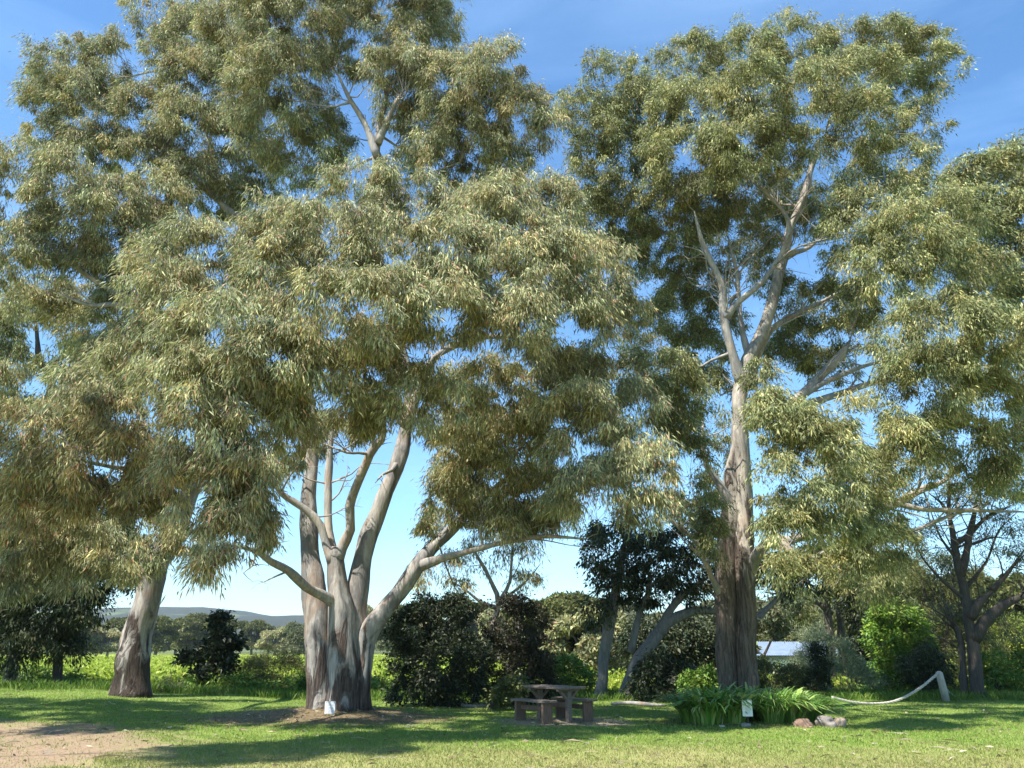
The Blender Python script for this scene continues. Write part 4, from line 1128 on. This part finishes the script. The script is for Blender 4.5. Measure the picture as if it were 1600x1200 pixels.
# ------------------------------------------------------------------ signs
M['sign'] = simple_mat('sign_white', (.66, .67, .66), (.78, .79, .77), 6, .5, .05)
M['ink'] = simple_mat('sign_ink', (.30, .32, .36), (.42, .44, .48), 20, .7, .05)
M['black_post'] = simple_mat('dark_stake', (.025, .02, .018), (.06, .05, .04), 10, .7, .2)
def sign(px, Y, ztop_px, hpx, wpx, label, rz, seed):
    b = on_ground(px, Y); s_ = mpp(ztop_px, Y)
    W, H = wpx * s_, hpx * s_
    zt = at(px, ztop_px, Y).z - b.z
    root = empty('sign', tuple(b), label, 'sign'); root.rotation_euler = (0, 0, rz)
    mb = MB(); mb.box((0, 0, zt - H / 2), (W, .012, H)); mb.build('plate', M['sign'], None, False).parent = root
    mb = MB(); mb.box((0, .028, (zt - .04) / 2 - .1), (.035, .035, zt + .16)); mb.build('stake', M['black_post'], None, False).parent = root
    mb = MB(); rr = random.Random(seed)
    y0 = -.008
    def bar(x0, x1, z, t_):
        mb.add([(x0, y0, z), (x1, y0, z), (x1, y0, z + t_), (x0, y0, z + t_)], [(0, 1, 2, 3)])
    x = -W * .28
    while x < W * .3:      # heading
        l = rr.uniform(.02, .04) * W * 2; bar(x, min(x + l, W * .32), zt - H * .24, H * .045); x += l + W * .03
    mb.build('heading', M['ink'], None, False).parent = root
    mb = MB()
    for k in range(9):
        z = zt - H * (.36 + k * .055); x = -W * .2; e = W * rr.uniform(.12, .34)
        while x < e:
            l = rr.uniform(.03, .09) * W; bar(x, x + l, z, H * .02); x += l + W * .02
    mb.build('lettering', M['ink'], None, False).parent = root
    for sx in (-1, 1):
        mb = MB()
        mb.tube([(sx * W * .38, -.006, zt - H * .06), (sx * W * .38, -.012, zt - H * .06)], [.006, .006], 8)
        mb.build('screw', M['black_post'], None, False).parent = root
sign(515, 20.4, 1096, 24, 16, 'white printed plaque on stake at the foot of the forked gum', .05, 1)
sign(1170, 18.6, 1093.5, 24, 15.5, 'white printed plaque on stake in front of the strappy plants', -.06, 2)

# ------------------------------------------------------------------ picnic table
M['wood'] = simple_mat('weathered_wood', (.08, .06, .046), (.28, .22, .17), 4, .85, .5, (1.2, 14, 14))
M['wood_leg'] = simple_mat('brown_wood', (.10, .06, .04), (.26, .165, .11), 4, .85, .5, (10, 10, 1.2))
def furn_root(name, px, Y, label, cat, ang, group=None):
    b = on_ground(px, Y); r_ = empty(name, tuple(b), label, cat, group); r_.rotation_euler = (0, 0, ang); return r_
def part(root, name, fn, mat, smooth=False):
    mb = MB(); fn(mb); o = mb.build(name, M[mat], None, smooth); o.parent = root; return o
ANG = math.atan2(-.77, .63)
troot = furn_root('picnic_table', 866, 20.3, 'weathered timber picnic table on Y-shaped trestles between two benches', 'table', ANG)
from mathutils import Matrix
for k in range(4):
    part(troot, 'plank', lambda mb, k=k: mb.box((.01 * (k % 2), -.27 + k * .18, .735 + .003 * (k % 2)), (1.45, .17, .05)), 'wood')
for sx in (-.5, .5):
    def tr(mb, sx=sx):
        mb.box((sx, 0, .28), (.11, .13, .78))
        mb.box((sx, 0, .686), (.10, .68, .045))
        for sy in (-1, 1):
            mb.box((sx, sy * .15, .57), (.07, .06, .30), Matrix.Rotation(sy * -.85, 3, 'X'))
    part(troot, 'trestle', tr, 'wood')
part(troot, 'rail', lambda mb: mb.box((0, 0, .36), (.9, .05, .12)), 'wood_leg')
for sy, label in ((-1, 'weathered timber bench on the left side of picnic table'), (1, 'weathered timber bench on the right side of picnic table')):
    off = Vector((-math.sin(ANG), math.cos(ANG), 0)) * .64 * sy
    p = troot.location + off
    p.z = gz(p.x, p.y)
    br = empty('bench', tuple(p), label, 'bench', 'benches at the picnic table'); br.rotation_euler = (0, 0, ANG)
    for k in (-1, 1):
        part(br, 'seat_plank', lambda mb, k=k: mb.box((.01 * k, k * .095, .455), (1.25, .16, .05)), 'wood')
    for sx in (-.47, .47):
        part(br, 'leg', lambda mb, sx=sx: (mb.box((sx, 0, .185), (.07, .30, .49))), 'wood_leg')
    part(br, 'rail', lambda mb: mb.box((0, 0, .30), (.86, .045, .1)), 'wood_leg')

# ------------------------------------------------------------------ rope fence
M['post'] = simple_mat('pale_post', (.30, .27, .22), (.50, .46, .40), 4, .85, .4, (6, 6, 1))
M['rope'] = simple_mat('rope', (.34, .31, .25), (.56, .52, .44), 10, .9, .4)
pb = on_ground(1479, 27.6)
mb = MB()
pt = at(1467, 1051, 27.6)
mb.tube([pb - Vector((0, 0, .15)), pb.lerp(pt, .5), pt, pt + Vector((0, 0, .05))], [.115, .11, .105, .04], 14, rough=.06)
po = mb.build('rope_post', M['post'], None, True, origin=tuple(pb))
tag(po, 'short pale leaning timber post carrying the thick rope', 'post')
def rope(pl, r_, label):
    pts = [Vector(at(*p_)) for p_ in pl]
    for p in pts: p.z = max(p.z, gz(p.x, p.y) + r_ * .8)
    P, Rr = crom(pts, [r_] * len(pts), .03)
    mb = MB()
    # three twisted strands
    for s3 in range(3):
        sp_ = []; L_ = 0
        for i, p in enumerate(P):
            if i: L_ += (P[i] - P[i - 1]).length
            t_ = (P[min(i + 1, len(P) - 1)] - P[max(i - 1, 0)]).normalized()
            a = t_.cross(Vector((0, 0, 1))).normalized(); b = t_.cross(a)
            an = L_ * 14 + s3 * 2.094
            sp_.append(p + (a * math.cos(an) + b * math.sin(an)) * r_ * .5)
        mb.tube(sp_, [r_ * .58] * len(sp_), 6)
    o = mb.build('rope', M['rope'], None, True, origin=tuple(P[0]))
    tag(o, label, 'rope')
rope([(1300,1090,24.8),(1330,1097,25.3),(1365,1100,25.8),(1400,1095,26.3),(1435,1077,26.9),(1465,1053,27.5)], .040, 'thick pale rope sagging from the leaning post to the ground')
rope([(1467,1054,27.7),(1474,1068,27.9),(1482,1080,28.0),(1493,1089,28.1)], .022, 'thin rope slanting from post top down to the right')

# fallen branch near the benches and exposed roots under the forked gum
mb = MB()
a0 = on_ground(700, 24.2)
pts = [on_ground(p_, y_) + Vector((0, 0, z_)) for p_, y_, z_ in ((700,24.4,.06),(718,24.3,.08),(738,24.3,.05),(762,24.5,.07))]
P, Rr = crom(pts, [.035, .06, .05, .03], .15); mb.tube(P, Rr, 8, rough=.2)
fb = mb.build('fallen_branch', M['limb_bark'], None, True, origin=tuple(a0))
tag(fb, 'pale fallen branch lying before the dark shrubs', 'branch')
mb = MB()
a0 = on_ground(960, 25.0)
pts = [on_ground(p_, y_) + Vector((0, 0, z_)) for p_, y_, z_ in ((955,25,.05),(985,25.1,.08),(1010,24.9,.06),(1040,25,.04))]
P, Rr = crom(pts, [.04, .07, .06, .03], .15); mb.tube(P, Rr, 8, rough=.2)
fb = mb.build('fallen_log', M['limb_bark'], None, True, origin=tuple(a0))
tag(fb, 'pale log lying on the grass below the leaning trunks', 'log')

# ------------------------------------------------------------------ shed
M['roof'] = simple_mat('roof_metal', (.13, .17, .23), (.20, .25, .32), 2, .5, .05)
M['shed_wall'] = simple_mat('shed_wall', (.55, .57, .55), (.68, .70, .67), 2, .7, .1)
M['window'] = simple_mat('shed_glass', (.03, .04, .05), (.06, .07, .08), 2, .1, .02)
sY = 58
s0 = on_ground(1245, sY)
root = empty('shed', tuple(s0), 'long low shed with blue-grey metal roof behind the brown gum', 'shed')
xl = at(1110, 1010, sY).x; xr = at(1325, 1010, sY).x
ez = at(1200, 1027, sY).z; rz_ = at(1200, 1004, sY + 4).z
mb = MB()
mb.box(((xl + xr) / 2, sY + 4, (s0.z + ez) / 2 - .1), (xr - xl - .4, 7.6, ez - s0.z + .3))
mb.build('wall', M['shed_wall'], root, False)
mb = MB()
nr = 60
vs = []
for side, (ya, yb) in enumerate(((sY - .2, sY + 4), (sY + 8.2, sY + 4))):
    for lay in (0, .05):
        for i in range(nr * 4 + 1):
            x = xl + (xr - xl) * i / (nr * 4); dz = .03 if i % 4 < 2 else 0
            vs.append((x, ya, ez + .06 + dz + lay)); vs.append((x, yb, rz_ + dz + lay))
fs = []
W_ = (nr * 4 + 1) * 2
for blk in range(4):
    for i in range(nr * 4):
        b0 = blk * W_ + i * 2
        fs.append((b0, b0 + 2, b0 + 3, b0 + 1))
mb.add(vs, fs); mb.build('roof', M['roof'], root, False)
for k in range(4):
    mb = MB(); xc = xl + (xr - xl) * (.14 + .24 * k)
    mb.box((xc, sY + .19, ez - .75), (1.1, .05, .7)); wdw = mb.build('window', M['window'], root, False)

# ------------------------------------------------------------------ haze
mb = MB()
mh, th, bh, oh = newmat('haze')
th.nodes.remove(bh)
pv = th.nodes.new('ShaderNodeVolumePrincipled')
pv.inputs['Color'].default_value = (.78, .88, 1, 1)
pv.inputs['Density'].default_value = .00013
pv.inputs['Anisotropy'].default_value = .2
th.links.new(pv.outputs[0], oh.inputs['Volume'])
x0, x1, y0, y1, z0, z1 = -2900, 2900, -80, 3500, -30, 330
mb.add([(x, y, z) for x in (x0, x1) for y in (y0, y1) for z in (z0, z1)],
       [(0, 1, 3, 2), (4, 6, 7, 5), (0, 4, 5, 1), (2, 3, 7, 6), (0, 2, 6, 4), (1, 5, 7, 3)])
hz = mb.build('haze', mh, None, False)
tag(hz, 'thin blue distance haze in the air', 'haze', None, 'stuff')
